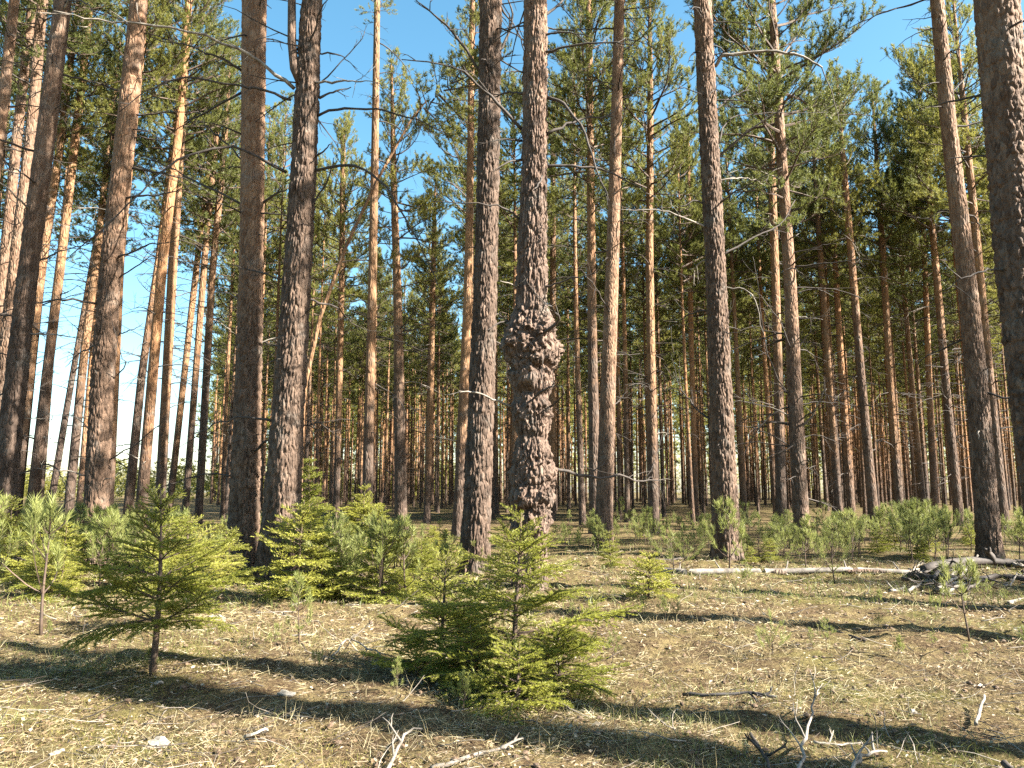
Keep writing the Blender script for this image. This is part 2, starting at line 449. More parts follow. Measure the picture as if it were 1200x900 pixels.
def dead_branch(P, r0, r1, rng, twigs=4, tl=0.35, k=6):
    """one dead limb through the points P with a few side twigs"""
    P = np.asarray(P, float); mb = MB()
    s = np.linspace(0, len(P) - 1, max(10, 3 * len(P)))
    i0 = np.minimum(s.astype(int), len(P) - 2); f = (s - i0)[:, None]
    # Catmull-Rom through the points
    pad = np.vstack([2 * P[0] - P[1], P, 2 * P[-1] - P[-2]])
    a, b, c, d = pad[i0], pad[i0 + 1], pad[i0 + 2], pad[i0 + 3]
    C = 0.5 * (2 * b + (c - a) * f + (2 * a - 5 * b + 4 * c - d) * f ** 2 + (3 * b - a - 3 * c + d) * f ** 3)
    tot = np.linalg.norm(np.diff(C, axis=0), axis=1).sum()
    C[1:] += rng.normal(size=C[1:].shape) * 0.008 * min(1.5, tot)
    mb.tube(C, np.linspace(r0, r1, len(C)) * rng.uniform(0.85, 1.15, len(C)), k, 0)
    for q in range(twigs):
        p, dd = at_curve(C, rng.uniform(0.25, 0.95))
        side = norm(dd + rng.normal(size=3) * 0.8 + np.array([0, 0, 0.15]))
        ln = tl * rng.uniform(0.4, 1.3)
        az, el = math.atan2(side[1], side[0]), math.asin(np.clip(side[2], -1, 1))
        Q = curve_branch(p, az, el, ln, 5, rng, rise=rng.uniform(-0.5, 0.6), wob=0.2)
        mb.tube(Q, np.linspace(r1 * 1.4, max(0.0016, r1 * 0.5), 5), 4, 0)
        if ln > tl * 0.7:
            p2, d2 = at_curve(Q, 0.6)
            Q2 = curve_branch(p2, math.atan2(d2[1], d2[0]) + rng.choice([-1, 1]) * 0.7, math.asin(np.clip(d2[2], -1, 1)), ln * 0.45, 4, rng, 0.2, 0.2)
            mb.tube(Q2, np.linspace(r1, 0.0015, 4), 3, 0)
    return mb


TREES = {}


def axis_from_px(pts, d, H):
    """pts: (x, y, width) down the photograph; gives the world axis and radii from the ground to height H"""
    pts = sorted(pts, key=lambda p: -p[1])
    A, R = [], []
    for x, y, w in pts:
        p = world(x, y, d); A.append(p)
        R.append(0.5 * w / F * (p[1] * CP + (p[2] - CAMH) * SP))
    A, R = np.array(A), np.array(R)
    lo = A[0] + (A[0] - A[1]) * (A[0][2] + 0.2) / (A[1][2] - A[0][2])
    k = -1
    sl = (A[k] - A[0]) / (A[k][2] - A[0][2])
    hi = A[k] + sl * (H - A[k][2])
    rt = max(0.03, R[k] * 0.25)
    if H > A[k][2] + 0.5:
        mid = (A[k] + hi) / 2
        A = np.vstack([lo, A, mid, hi]); R = np.concatenate([[R[0]], R, [R[k] * 0.75, rt]])
    else:
        A = np.vstack([lo, A]); R = np.concatenate([[R[0]], R])
    return A, R


def hero_tree(key, label, d, pts, H=22.0, cb=13.0, up=(5, 10), bark=0.030, cell=(0.055, 0.30), stubs=4, seed=None, group='old pines at the front of the stand', crown=None, cs=1.0, extra=None, na=None, dz=None, mat=None, crown_off=True):
    seed = seed if seed is not None else (sum(ord(c) * (i + 3) for i, c in enumerate(key)) % 1000)
    rng = np.random.default_rng(seed)
    H = max(H, world(pts[0][0], min(p[1] for p in pts), d)[2] + 1.2) if d > 23 else H
    A, R = axis_from_px(pts, d, H)
    base = np.array([np.interp(0, A[:, 2], A[:, 0]), d, 0.0]); gz = float(ground_z(base[0], base[1]))
    A = A - base
    t = thing('pine_tree', label, 'tree', (base[0], base[1], gz), group)
    zv = min(H, d * math.tan(math.radians(36)) + 2.2)
    near = d < 23
    mb = trunk_mb(A, R, na or (110 if near else 24), dz or (0.024 if near else 0.25), zv, up[0], up[1], bark if near else 0, cell, seed, extra=extra)
    link('trunk', mb.mesh('pine_trunk', [mat or (BARK if near else BARK_FAR)], attr='upper'), t)
    c = link('crown', CROWNS[(seed if crown is None else crown) % 8], t)
    sl = (A[-1] - A[-2]) / max(0.1, A[-1][2] - A[-2][2])
    s = (H + 0.3 - cb) / 10.0
    c.location = (np.interp(cb, A[:, 2], A[:, 0]), np.interp(cb, A[:, 2], A[:, 1]), cb)
    c.rotation_euler = (0, math.atan(sl[0]), 0)
    zr = rng.uniform(0, 6.28)
    c.rotation_euler = (Matrix.Rotation(math.atan(sl[0]), 3, 'Y') @ Matrix.Rotation(zr, 3, 'Z')).to_euler()
    c.scale = (s * cs, s * cs, s)
    TREES[key] = dict(o=t, A=A, R=R, d=d, base=base, rng=rng, gz=gz)
    for i in range(stubs + (7 if near and key != 'edge' else 0)):
        z = rng.uniform(1.6, min(cb, zv)); az = rng.uniform(0, 6.28)
        r = np.interp(z, A[:, 2], R)
        p = np.array([np.interp(z, A[:, 2], A[:, 0]), np.interp(z, A[:, 2], A[:, 1]), z]) + 0.8 * r * np.array([math.cos(az), math.sin(az), 0])
        ln = rng.choice([rng.uniform(0.12, 0.4), rng.uniform(0.6, 2.4)], p=[0.35, 0.65])
        P = curve_branch(p, az, rng.uniform(-0.1, 0.6), ln, 5, rng, rise=-rng.uniform(0, 0.9), wob=0.2)
        b = dead_branch(P, 0.013 + 0.006 * ln, 0.005, rng, twigs=int(ln * 3), tl=0.25 + 0.2 * ln)
        link('dead_branch', b.mesh('dead_branch', [DEAD if rng.random() < 0.85 else PALEWOOD]), t)
    return t


def px_branch(key, pts, r0, r1, dd=0.0, twigs=4, tl=0.4, pale=False):
    """a measured dead limb: pixels along it, reaching dd metres nearer (-) or farther (+) than its trunk"""
    T = TREES[key]; n = len(pts); off = np.array(T['o'].location)
    P = np.array([world(x, y, T['d'] + dd * i / (n - 1)) for i, (x, y) in enumerate(pts)]) - off
    b = dead_branch(P, r0, r1, T['rng'], twigs, tl)
    link('dead_branch', b.mesh('dead_branch', [PALEWOOD if pale else DEAD]), T['o'])


# ---- the burled pine
def burl_extra(r, TH, Z, rm):
    z1 = world(600, 405, 11)[2]; z2 = world(600, 490, 11)[2]; z3 = world(600, 580, 11)[2]
    amp = 0.25 + 1.15 * np.exp(-((Z - z1) / 0.42) ** 4) + 0.8 * np.exp(-((Z - z2) / 0.2) ** 2) + 0.75 * np.exp(-((Z - z3) / 0.6) ** 4)
    nu = 24
    e, rid, dv = worley(TH / 6.2832 * nu + 2.2 * (vnoise(TH * 2.5, Z * 6, 91) - 0.5), Z / 0.15 + 1.4 * (vnoise(TH * 7, Z * 17, 92) - 0.5), nu, 77)
    nu = 5
    e2, rid2, _ = worley(TH / 6.2832 * nu + 0.5 * vnoise(TH * 3, Z * 6, 95), Z / 0.36 + 0.5 * vnoise(TH * 3, Z * 5, 96), nu, 83)
    flakes = np.clip(e * 2.2, 0, 1) * (0.3 + 0.9 * rid - 0.7 * dv) - 0.5
    lumps = np.clip(e2 * 1.6, 0, 1) * (0.5 + 0.5 * rid2) - 0.45
    r = r + amp * (0.05 * flakes + 0.06 * lumps)
    for py, dep, wid, sd in ((437, 0.075, 0.045, 1), (468, 0.05, 0.06, 2), (516, 0.045, 0.07, 3), (606, 0.05, 0.04, 4), (640, 0.03, 0.05, 5)):
        zc = world(600, py, 11)[2] + 0.16 * (vnoise(TH * 2.2 + 7 * sd, Z * 0 + sd, 97) - 0.5)
        r = r - dep * (0.4 + 0.9 * vnoise(TH * 1.6 + 3 * sd, Z * 0 + sd, 98)) * np.exp(-((Z - zc) / wid) ** 2)
    for py, th, dep, wz, wt in ((395, -1.0, 0.06, 0.11, 0.5), (418, -0.3, 0.07, 0.13, 0.5), (452, -1.7, 0.06, 0.09, 0.5), (405, -2.4, 0.06, 0.16, 0.6), (492, -2.6, 0.05, 0.10, 0.6), (560, -0.6, 0.05, 0.12, 0.5), (590, -1.8, 0.05, 0.10, 0.6), (624, -1.1, 0.05, 0.08, 0.6)):
        dt = np.angle(np.exp(1j * (TH - th)))
        r = r + dep * np.exp(-((Z - world(600, py, 11)[2]) / wz) ** 2 - (dt / wt) ** 2)
    return r


hero_tree('burl', 'old pine with big lumpy burls on its trunk behind the bushy green spruce', 11.0,
          [(628, 0, 28), (627, 100, 29), (626, 200, 30), (625, 250, 33), (623, 330, 37), (622.5, 360, 37), (620.5, 375, 47), (622, 390, 58), (623, 405, 63), (622, 420, 61), (621.5, 440, 57), (624.5, 452, 51), (626.5, 465, 44), (625, 475, 46), (623, 490, 50), (623, 505, 43), (623.5, 520, 41), (624.5, 540, 48), (623.5, 570, 51), (623, 590, 51), (624, 602, 47), (622, 622, 45), (620.5, 660, 39), (621, 690, 38)],
          H=21, cb=12.5, up=(6.2, 9), bark=0.036, stubs=3, extra=burl_extra, na=170, dz=0.014, mat=BARK_BURL)
hero_tree('grey', 'thick straight grey-brown pine standing close beside the burled pine', 13.5,
          [(575, 0, 26), (573, 150, 26), (570, 300, 28), (565, 450, 31), (558, 620, 35)], H=22, cb=13.5, up=(9, 14), bark=0.034)
hero_tree('dark', 'thick dark pine trunk, reddish higher up, beside the forked dark pine', 13.8,
          [(298, 0, 28), (295, 300, 28), (291, 450, 31), (285, 630, 37)], H=22, cb=13.5, up=(4, 7), bark=0.032, cell=(0.062, 0.2))
hero_tree('fork', 'thickest dark ridged pine trunk with a second stem forking off near the top', 13.0,
          [(365, 0, 24), (360, 120, 29), (350, 300, 32), (338, 480, 37), (327, 640, 45)], H=22, cb=13.5, up=(9, 14), bark=0.04, cell=(0.05, 0.34))
hero_tree('left', 'grey leaning pine trunk with many bare side twigs, left of the low spruce', 16.0,
          [(163, 0, 20), (148, 150, 22), (131, 300, 23), (120, 450, 26), (112, 605, 28)], H=22, cb=14, up=(6, 9), bark=0.03, stubs=7)
hero_tree('brown', 'dark brown pine trunk leaning right at the frame edge', 15.0,
          [(74, 0, 18), (55, 150, 20), (35, 300, 21), (18, 450, 24), (5, 580, 26)], H=21, cb=14, up=(4, 8), bark=0.028, stubs=8)
hero_tree('orange', 'slender bright orange pine right of the burled pine', 19.0,
          [(726, 0, 12), (722, 150, 13), (718, 300, 15), (713, 450, 18), (707, 625, 22)], H=22, cb=14, up=(2.5, 6), bark=0.012, cell=(0.07, 0.14), stubs=9)
hero_tree('right', 'thick grey pine lit on its sunny side, with a long pale bent limb', 16.0,
          [(823, 0, 21), (830, 150, 22), (838, 300, 24), (844, 450, 27), (851, 630, 32)], H=22, cb=14, up=(9, 14), bark=0.032, stubs=9)
hero_tree('lean', 'pine with dark mossy lower trunk and tan upper trunk leaning left above the fallen log', 16.0,
          [(1098, 0, 15), (1112, 150, 17), (1130, 300, 20), (1145, 450, 23), (1159, 640, 27)], H=21, cb=14.5, up=(3.5, 7), bark=0.024, stubs=9)
hero_tree('edge', 'nearest very thick pine cut off by the frame edge, scaly bark', 9.5,
          [(1168, 0, 47), (1180, 150, 46), (1191, 300, 46), (1208, 450, 47), (1230, 620, 49)], H=22, cb=12, up=(4, 8), bark=0.032, cell=(0.09, 0.16), stubs=1, na=120, dz=0.02)
hero_tree('shaggy', 'dark red-barked pine with full crown and tangled dead limbs, right of the thick grey one', 21.0,
          [(908, 60, 10), (917, 200, 12), (926, 330, 14), (932, 480, 17), (940, 630, 19)], H=19.5, cb=8.6, up=(3.5, 7), bark=0.014, stubs=10, crown=7, cs=0.95)

# second stem of the forked pine
T = TREES['fork']; off = np.array(T['o'].location)
P2 = np.array([world(x, y, 12.9) for x, y in [(352, 98), (345, 80), (342, 50), (342, 0), (343, -60), (340, -160)]]) - off
mb = MB(); mb.tube(P2, [0.07, 0.082, 0.078, 0.072, 0.06, 0.03], 14, 0, attr=[-0.4] * 6)
link('second_stem', mb.mesh('second_stem', [BARK], attr='upper'), T['o'])

# measured dead limbs
px_branch('fork', [(345, 104), (310, 78), (283, 60), (220, 35), (160, 27), (105, 22), (63, 12)], 0.035, 0.008, -1.0, 6, 0.5, True)
px_branch('fork', [(341, 117), (310, 106), (282, 100), (215, 92), (175, 105), (140, 130)], 0.026, 0.007, -0.6, 5, 0.5)
px_branch('fork', [(336, 202), (282, 174), (240, 178), (192, 198), (142, 250), (82, 300)], 0.03, 0.007, -0.9, 6, 0.5)
px_branch('dark', [(284, 83), (262, 70), (225, 55), (175, 43)], 0.026, 0.007, -0.4, 4)
px_branch('dark', [(284, 108), (230, 137), (195, 160)], 0.024, 0.007, 0.4, 4)
px_branch('dark', [(284, 240), (235, 215), (190, 192), (152, 176)], 0.024, 0.006, 0.3, 5, 0.4)
px_branch('dark', [(305, 240), (322, 228), (336, 222)], 0.03, 0.01, -0.3, 2)
px_branch('dark', [(286, 190), (262, 165), (245, 150), (230, 128)], 0.02, 0.006, 0.3, 3)
px_branch('dark', [(288, 372), (278, 350), (262, 343), (250, 343)], 0.02, 0.008, -0.2, 1, 0.2, True)
px_branch('dark', [(300, 405), (315, 398), (332, 395)], 0.02, 0.007, 0.1, 1, 0.2, True)
px_branch('fork', [(370, 137), (400, 127), (440, 128), (483, 139), (523, 156)], 0.028, 0.007, -0.5, 5, 0.4)
px_branch('fork', [(374, 115), (392, 107), (412, 103)], 0.024, 0.008, 0.3, 2, 0.3)
px_branch('fork', [(362, 203), (400, 194), (433, 203), (460, 230), (483, 270), (500, 305), (520, 352)], 0.03, 0.006, -0.8, 5, 0.4)
px_branch('fork', [(366, 185), (378, 178), (388, 168)], 0.024, 0.008, -0.3, 1, 0.2)
px_branch('fork', [(358, 250), (382, 215), (392, 185)], 0.022, 0.006, -0.4, 2, 0.3)
px_branch('fork', [(352, 372), (366, 360), (372, 355)], 0.02, 0.008, -0.3, 1, 0.2)
px_branch('fork', [(362, 108), (388, 85), (420, 50), (428, 40)], 0.016, 0.005, 0.4, 4, 0.3)
px_branch('burl', [(612, 152), (580, 117), (553, 92), (523, 76), (470, 70)], 0.026, 0.006, -0.6, 4, 0.4)
px_branch('grey', [(563, 85), (533, 40), (505, 15), (483, -6)], 0.028, 0.008, -0.4, 4, 0.4)
px_branch('grey', [(585, 60), (596, 40), (600, 15), (592, -10)], 0.03, 0.012, 0.3, 2, 0.4)
px_branch('burl', [(641, 114), (664, 125), (684, 158), (700, 200), (713, 235)], 0.03, 0.006, -0.5, 4, 0.4)
px_branch('burl', [(641, 157), (670, 143), (700, 138), (722, 136)], 0.026, 0.007, 0.4, 4, 0.4)
px_branch('burl', [(637, 20), (655, 5), (672, -14)], 0.028, 0.01, 0.2, 2, 0.3)
px_branch('burl', [(613, 110), (596, 108), (580, 114)], 0.022, 0.008, 0.4, 2, 0.3)
px_branch('burl', [(612, 165), (592, 163), (572, 166)], 0.020, 0.007, -0.3, 2, 0.3)
px_branch('burl', [(611, 187), (596, 190), (580, 198)], 0.020, 0.006, -0.3, 2, 0.3)
px_branch('burl', [(611, 258), (590, 243), (568, 240), (508, 236)], 0.020, 0.006, -0.4, 3, 0.3)
px_branch('burl', [(641, 190), (632, 215), (625, 223)], 0.02, 0.008, -0.4, 1, 0.2)
px_branch('burl', [(601, 478), (580, 468), (556, 460), (538, 458)], 0.018, 0.007, -0.5, 1, 0.2, True)
px_branch('burl', [(641, 480), (655, 468), (662, 460)], 0.022, 0.008, -0.4, 1, 0.2)
px_branch('burl', [(604, 378), (588, 377), (570, 388)], 0.018, 0.006, -0.3, 1, 0.2)
px_branch('burl', [(612, 340), (600, 333), (586, 329)], 0.014, 0.006, -0.3, 1, 0.2, True)
px_branch('right', [(838, 78), (848, 65), (875, 62), (912, 60), (945, 68), (963, 79)], 0.045, 0.018, -0.5, 2, 0.5, True)
px_branch('right', [(963, 79), (974, 108), (980, 130), (986, 152)], 0.014, 0.005, -0.5, 4, 0.4)
px_branch('right', [(838, 188), (872, 158), (915, 128), (945, 106)], 0.028, 0.007, -0.6, 4, 0.4)
px_branch('right', [(838, 130), (858, 113), (878, 105)], 0.026, 0.009, 0.2, 3, 0.3)
px_branch('right', [(842, 168), (855, 140), (890, 133), (970, 132)], 0.02, 0.006, 0.6, 5, 0.4)
px_branch('right', [(846, 300), (880, 280), (915, 262), (932, 235)], 0.026, 0.007, 0.5, 4, 0.4)
px_branch('right', [(847, 338), (870, 338), (886, 355), (895, 390)], 0.018, 0.006, -0.5, 2, 0.3, True)
px_branch('right', [(835, 245), (815, 235), (800, 243)], 0.022, 0.008, -0.2, 2, 0.3)
px_branch('right', [(826, 60), (812, 62), (806, 74)], 0.02, 0.007, -0.2, 2, 0.3)
px_branch('left', [(118, 455), (112, 445), (85, 440)], 0.014, 0.005, -0.3, 2, 0.3, True)
px_branch('left', [(128, 375), (112, 366), (80, 358), (62, 352)], 0.014, 0.005, -0.2, 2, 0.3)
px_branch('left', [(132, 330), (120, 320), (100, 300), (92, 290)], 0.016, 0.006, -0.3, 2, 0.3)
px_branch('left', [(140, 325), (160, 312), (178, 300)], 0.018, 0.006, -0.3, 2, 0.3)
px_branch('left', [(137, 440), (148, 425), (140, 410), (122, 330)], 0.014, 0.005, -0.5, 1, 0.3)
px_branch('left', [(126, 540), (160, 520), (185, 500), (196, 486)], 0.016, 0.005, -0.5, 3, 0.3)
px_branch('left', [(106, 505), (90, 490), (60, 486), (40, 490)], 0.014, 0.005, -0.4, 2, 0.3, True)
px_branch('left', [(104, 560), (85, 553), (62, 552), (40, 548)], 0.016, 0.005, -0.4, 1, 0.3, True)
px_branch('shaggy', [(936, 500), (950, 490), (958, 475), (968, 455)], 0.04, 0.014, -0.8, 2, 0.3, True)
px_branch('shaggy', [(930, 470), (910, 440), (896, 400), (888, 330), (882, 300)], 0.022, 0.008, -0.9, 4, 0.5)
px_branch('shaggy', [(931, 490), (905, 478), (870, 470), (860, 470)], 0.02, 0.006, -0.6, 4, 0.5, True)
px_branch('shaggy', [(936, 530), (900, 508), (880, 500), (860, 500)], 0.022, 0.007, -0.7, 4, 0.5)
px_branch('shaggy', [(925, 420), (948, 390), (950, 370)], 0.02, 0.006, -0.4, 3, 0.4)
px_branch('shaggy', [(930, 420), (915, 380), (890, 345), (865, 330)], 0.02, 0.006, -0.8, 4, 0.4)
px_branch('shaggy', [(918, 250), (945, 240), (968, 205)], 0.022, 0.007, -0.5, 3, 0.4)
px_branch('shaggy', [(915, 210), (880, 198), (850, 205)], 0.022, 0.006, -0.5, 4, 0.4, True)
px_branch('lean', [(1120, 130), (1102, 125), (1082, 127)], 0.018, 0.006, -0.2, 1, 0.2)
px_branch('edge', [(1178, 110), (1150, 112), (1110, 120), (1078, 127)], 0.022, 0.006, 0.6, 3, 0.3)
px_branch('lean', [(1108, 115), (1130, 92), (1142, 68)], 0.018, 0.005, 0.3, 2, 0.3)
px_branch('lean', [(1098, 33), (1082, 34), (1068, 33)], 0.016, 0.006, -0.2, 1, 0.2)

# ---- second rank: slimmer pines measured one by one
SECOND = 'slimmer pines of the second rank'
slim = [
    # key, label, distance, points, height, crown base, upper, stubs
    ('red', 'red-barked pine half hidden just left of the thick grey-brown one', 25, [(553, 30, 7), (551, 200, 8), (548, 350, 10), (537, 610, 13)], 19.5, 13.5, (2, 6), 3),
    ('tan', 'slim tan pine with bare upper twigs against the blue gap in the canopy', 24, [(442, 0, 7), (439, 200, 9), (436, 350, 10), (430, 600, 13)], 21, 17, (2.5, 6), 8),
    ('knot', 'dark slim pine with many short side limbs under a round lit crown', 27, [(462, 230, 8), (466, 350, 10), (470, 610, 15)], 17.3, 8.2, (4, 9), 9),
    ('shade', 'dark shaded slim pine left of the bright orange pine', 25, [(690, 0, 7), (692, 200, 9), (694, 400, 11), (698, 615, 14)], 19.5, 10.5, (5, 10), 5),
    ('behind', 'thin orange pine showing along the right edge of the burled trunk', 36, [(648, 150, 6), (648, 350, 7), (646, 610, 8)], 19, 12, (1, 4), 2),
    ('pair', 'slim brown pine right of the bright orange pine, crown starting low', 26, [(762, 110, 7), (761, 300, 9), (766, 620, 13)], 19.5, 10.3, (2, 6), 6),
    ('rod', 'thin straight rod-like pine just left of the thick grey pine with the bent limb', 36, [(806, 180, 6), (810, 400, 6), (816, 615, 7)], 19, 11, (2, 5), 3),
    ('twin', 'slim dark pine close left of the shaggy red-barked pine', 27, [(906, 250, 9), (911, 400, 10), (916, 620, 13)], 18.5, 11, (3, 8), 5),
    ('gold', 'golden slim pine, first thin trunk right of the shaggy one', 33, [(963, 320, 7), (972, 450, 7), (983, 610, 8)], 18.5, 10, (2, 5), 3),
    ('stalk', 'slim golden stalk with a dark foot, second thin trunk right of the shaggy one', 34, [(978, 300, 6), (986, 430, 7), (998, 610, 9)], 19, 10, (2, 6), 3),
    ('pole', 'straight dark pole of a pine, the thickest between the shaggy and the leaning pine', 29, [(996, 280, 8), (1009, 440, 9), (1024, 610, 12)], 18, 10.5, (6, 11), 4),
    ('amber', 'amber pine between the dark pole pine and the leaning pine, its crown topping the others', 33, [(1034, 290, 7), (1043, 440, 8), (1055, 610, 10)], 19.5, 10.0, (2, 5), 4),
    ('wisp', 'very thin wispy pine right of the amber one', 38, [(1062, 370, 5), (1071, 480, 6), (1084, 610, 7)], 18, 10, (2, 5), 2),
    ('dusk', 'slim half-shaded pine, second right of the amber one', 35, [(1086, 370, 6), (1090, 480, 7), (1096, 610, 8)], 19.5, 10, (3, 7), 3),
    ('shadow', 'shadowed slim pine left of the leaning tan pine', 31, [(1100, 350, 8), (1110, 470, 9), (1124, 610, 11)], 19.5, 10, (5, 10), 4),
    ('peek', 'slim pine peeking out just left of the leaning tan trunk, crossing behind it', 31, [(1116, 250, 7), (1132, 420, 8), (1150, 610, 9)], 20, 11, (4, 8), 3),
    ('nook', 'slim pine in the nook between the leaning tan pine and the frame-edge pine', 27, [(1146, 300, 9), (1160, 450, 10), (1176, 610, 12)], 20.5, 11, (4, 8), 4),
    ('copper', 'copper slim pine, left one of the tall pair right of the leaning grey trunk', 25, [(221, 0, 8), (210, 150, 9), (191, 300, 11), (166, 590, 13)], 21, 13, (2, 6), 5),
    ('mate', 'copper slim pine, right one of the tall pair right of the leaning grey trunk', 27, [(222, -20, 8), (213, 150, 9), (203, 300, 10), (187, 600, 12)], 20.5, 12, (2, 6), 5),
    ('silver', 'silvery thin pine standing just left of the thick reddish-dark trunk', 32, [(254, 150, 6), (240, 300, 7), (217, 600, 8)], 19.5, 11, (3, 7), 3),
    ('reed', 'thin reed-like orange pine between the copper pair and the silvery thin one', 33, [(240, 230, 6), (226, 350, 7), (198, 600, 8)], 19, 11, (2, 5), 2),
    ('rust', 'rusty dark thin pine right of the silvery one', 30, [(262, 180, 7), (248, 330, 8), (233, 600, 9)], 19.5, 10.5, (5, 9), 4),
    ('flame', 'bright orange slim pine rising directly behind the leaning grey trunk', 23, [(165, 60, 9), (150, 200, 10), (140, 300, 11), (126, 590, 13)], 21, 12.5, (2, 5), 2),
    ('ink', 'inky dark thin pine between the leaning grey trunk and the copper pair', 29, [(186, 300, 7), (166, 440, 9), (150, 600, 11)], 19, 11, (6, 10), 4),
    ('tilt', 'tilted thin bare pine by the white sky gap', 30, [(92, 400, 6), (78, 480, 7), (58, 600, 8)], 18.5, 10.5, (6, 10), 4),
    ('glow', 'glowing orange-topped thin pine by the white sky gap', 29, [(112, 310, 8), (98, 420, 9), (80, 600, 11)], 19.5, 10.5, (4, 7), 3),
    ('slant', 'slanting dark pine crossing the white sky gap behind the brown leaning trunk', 25, [(92, 130, 9), (72, 300, 10), (55, 440, 11), (37, 600, 13)], 20, 12, (5, 9), 5),
    ('cream', 'cream-lit slim pine left of the white sky gap', 25, [(72, 160, 9), (48, 320, 10), (37, 420, 11), (18, 600, 13)], 19.5, 12, (3, 6), 3),
    ('honey', 'honey-lit pine leaning steeply at the frame edge behind the brown trunk', 22, [(36, 20, 10), (21, 150, 11), (6, 300, 12), (-22, 590, 15)], 21, 13, (3, 5), 3),
    ('mud', 'muddy brown pine just left of the dark brown leaning trunk', 20, [(50, 0, 11), (37, 150, 12), (18, 310, 14), (-12, 590, 17)], 21, 13, (3, 7), 4),
    ('corner', 'pine crossing the upper corner with its foot outside the picture', 17, [(17, 0, 11), (5, 110, 12), (-18, 300, 14), (-50, 600, 18)], 21, 13, (3, 6), 4),
    ('lace', 'thin pine lit between the forked dark pine and the tan one', 33, [(402, 180, 6), (400, 350, 7), (394, 600, 8)], 15.5, 9, (2, 6), 4),
    ('spar', 'thin spar-like orange pine left of the thick grey-brown one', 35, [(508, 300, 6), (505, 450, 7), (500, 610, 8)], 16, 8.5, (1, 4), 3),
]
for key, lab, d, pts, H, cb, up, st in slim:
    hero_tree(key, lab, d, pts, H, cb, up, stubs=2 * st + 2, group=SECOND)

# the bent pine arching between the forked pine and the blue gap
t0 = world(357, 470, 19)
bx, by = t0[0] - 0.12, 19.0
P = np.array([world(x, y, 19) for x, y in [(352, 640), (352, 560), (355, 480), (358, 448), (375, 372), (405, 290), (440, 215), (483, 138), (500, 118)]])
P = P - np.array([P[0][0], 19, 0]); P[0][2] = -0.1
bt = thing('bent_pine', 'thin orange pine bent in an arc, leaning right behind the forked dark pine', 'tree', (world(352, 640, 19)[0], 19, 0))
mb = MB(); mb.tube(P, [0.065, 0.062, 0.058, 0.056, 0.052, 0.046, 0.038, 0.026, 0.014], 12, 0, attr=[0.2, 0.6, 1, 1, 1, 1, 1, 1, 1])
link('trunk', mb.mesh('bent_trunk', [BARK_FAR], attr='upper'), bt)
cr = link('crown', pine_crown(311, L=2.6, R=1.3, nprim=24, dead=0).mesh('bent_crown', [LIMB, NEEDLE, DEAD], smooth=False), bt, P[-2])
cr.rotation_euler = (0, math.radians(42), 0.4)

# ------------------------------------------------------------------ the far stand
ANCH = sorted([(to_px(TREES[k]['base'] + np.array([0, 0, 1.2]))[0], n) for k, n in (
    ('brown', 'the dark brown pine'), ('left', 'the grey leaning pine'), ('dark', 'the reddish-dark pine'), ('fork', 'the forked pine'),
    ('knot', 'the short-limbed pine'), ('grey', 'the grey-brown pine'), ('burl', 'the burled pine'), ('orange', 'the bright orange pine'),
    ('right', 'the bent-limbed grey pine'), ('shaggy', 'the shaggy red pine'), ('pole', 'the dark pole pine'), ('lean', 'the leaning tan pine'))])


def gap_of(px):
    if px < ANCH[0][0]: return 'left of ' + ANCH[0][1]
    for (a, na_), (b, nb) in zip(ANCH, ANCH[1:]):
        if px < b: return f'between {na_[4:]} and {nb[4:]}'
    return 'right of ' + ANCH[-1][1]


TR_LIB = []
for i in range(7):
    rng = np.random.default_rng(500 + i)
    H = 19.5
    zz = np.array([-0.3, 0, 2, 5, 8, 11, 14, 17, H]); amp = rng.normal(0, 0.10, 2)
    px_ = amp[0] * np.sin(zz / H * 3.1) + rng.normal(0, 0.006) * zz; py_ = amp[1] * np.sin(zz / H * 2.6) + rng.normal(0, 0.006) * zz
    A = np.stack([px_, py_, zz], 1)
    R = np.interp(zz, [0, 2, 10, H], [0.15, 0.135, 0.10, 0.03])
    u0 = [1.0, 1.5, 2.5, 4.0, 1.2, 2.0, 5.5][i]
    TR_LIB.append((A, trunk_mb(A, R, 12, 0.4, H, u0, u0 + 3.5, 0, seed=i, flare=0.25).mesh('slim_trunk', [BARK_FAR], attr='upper')))

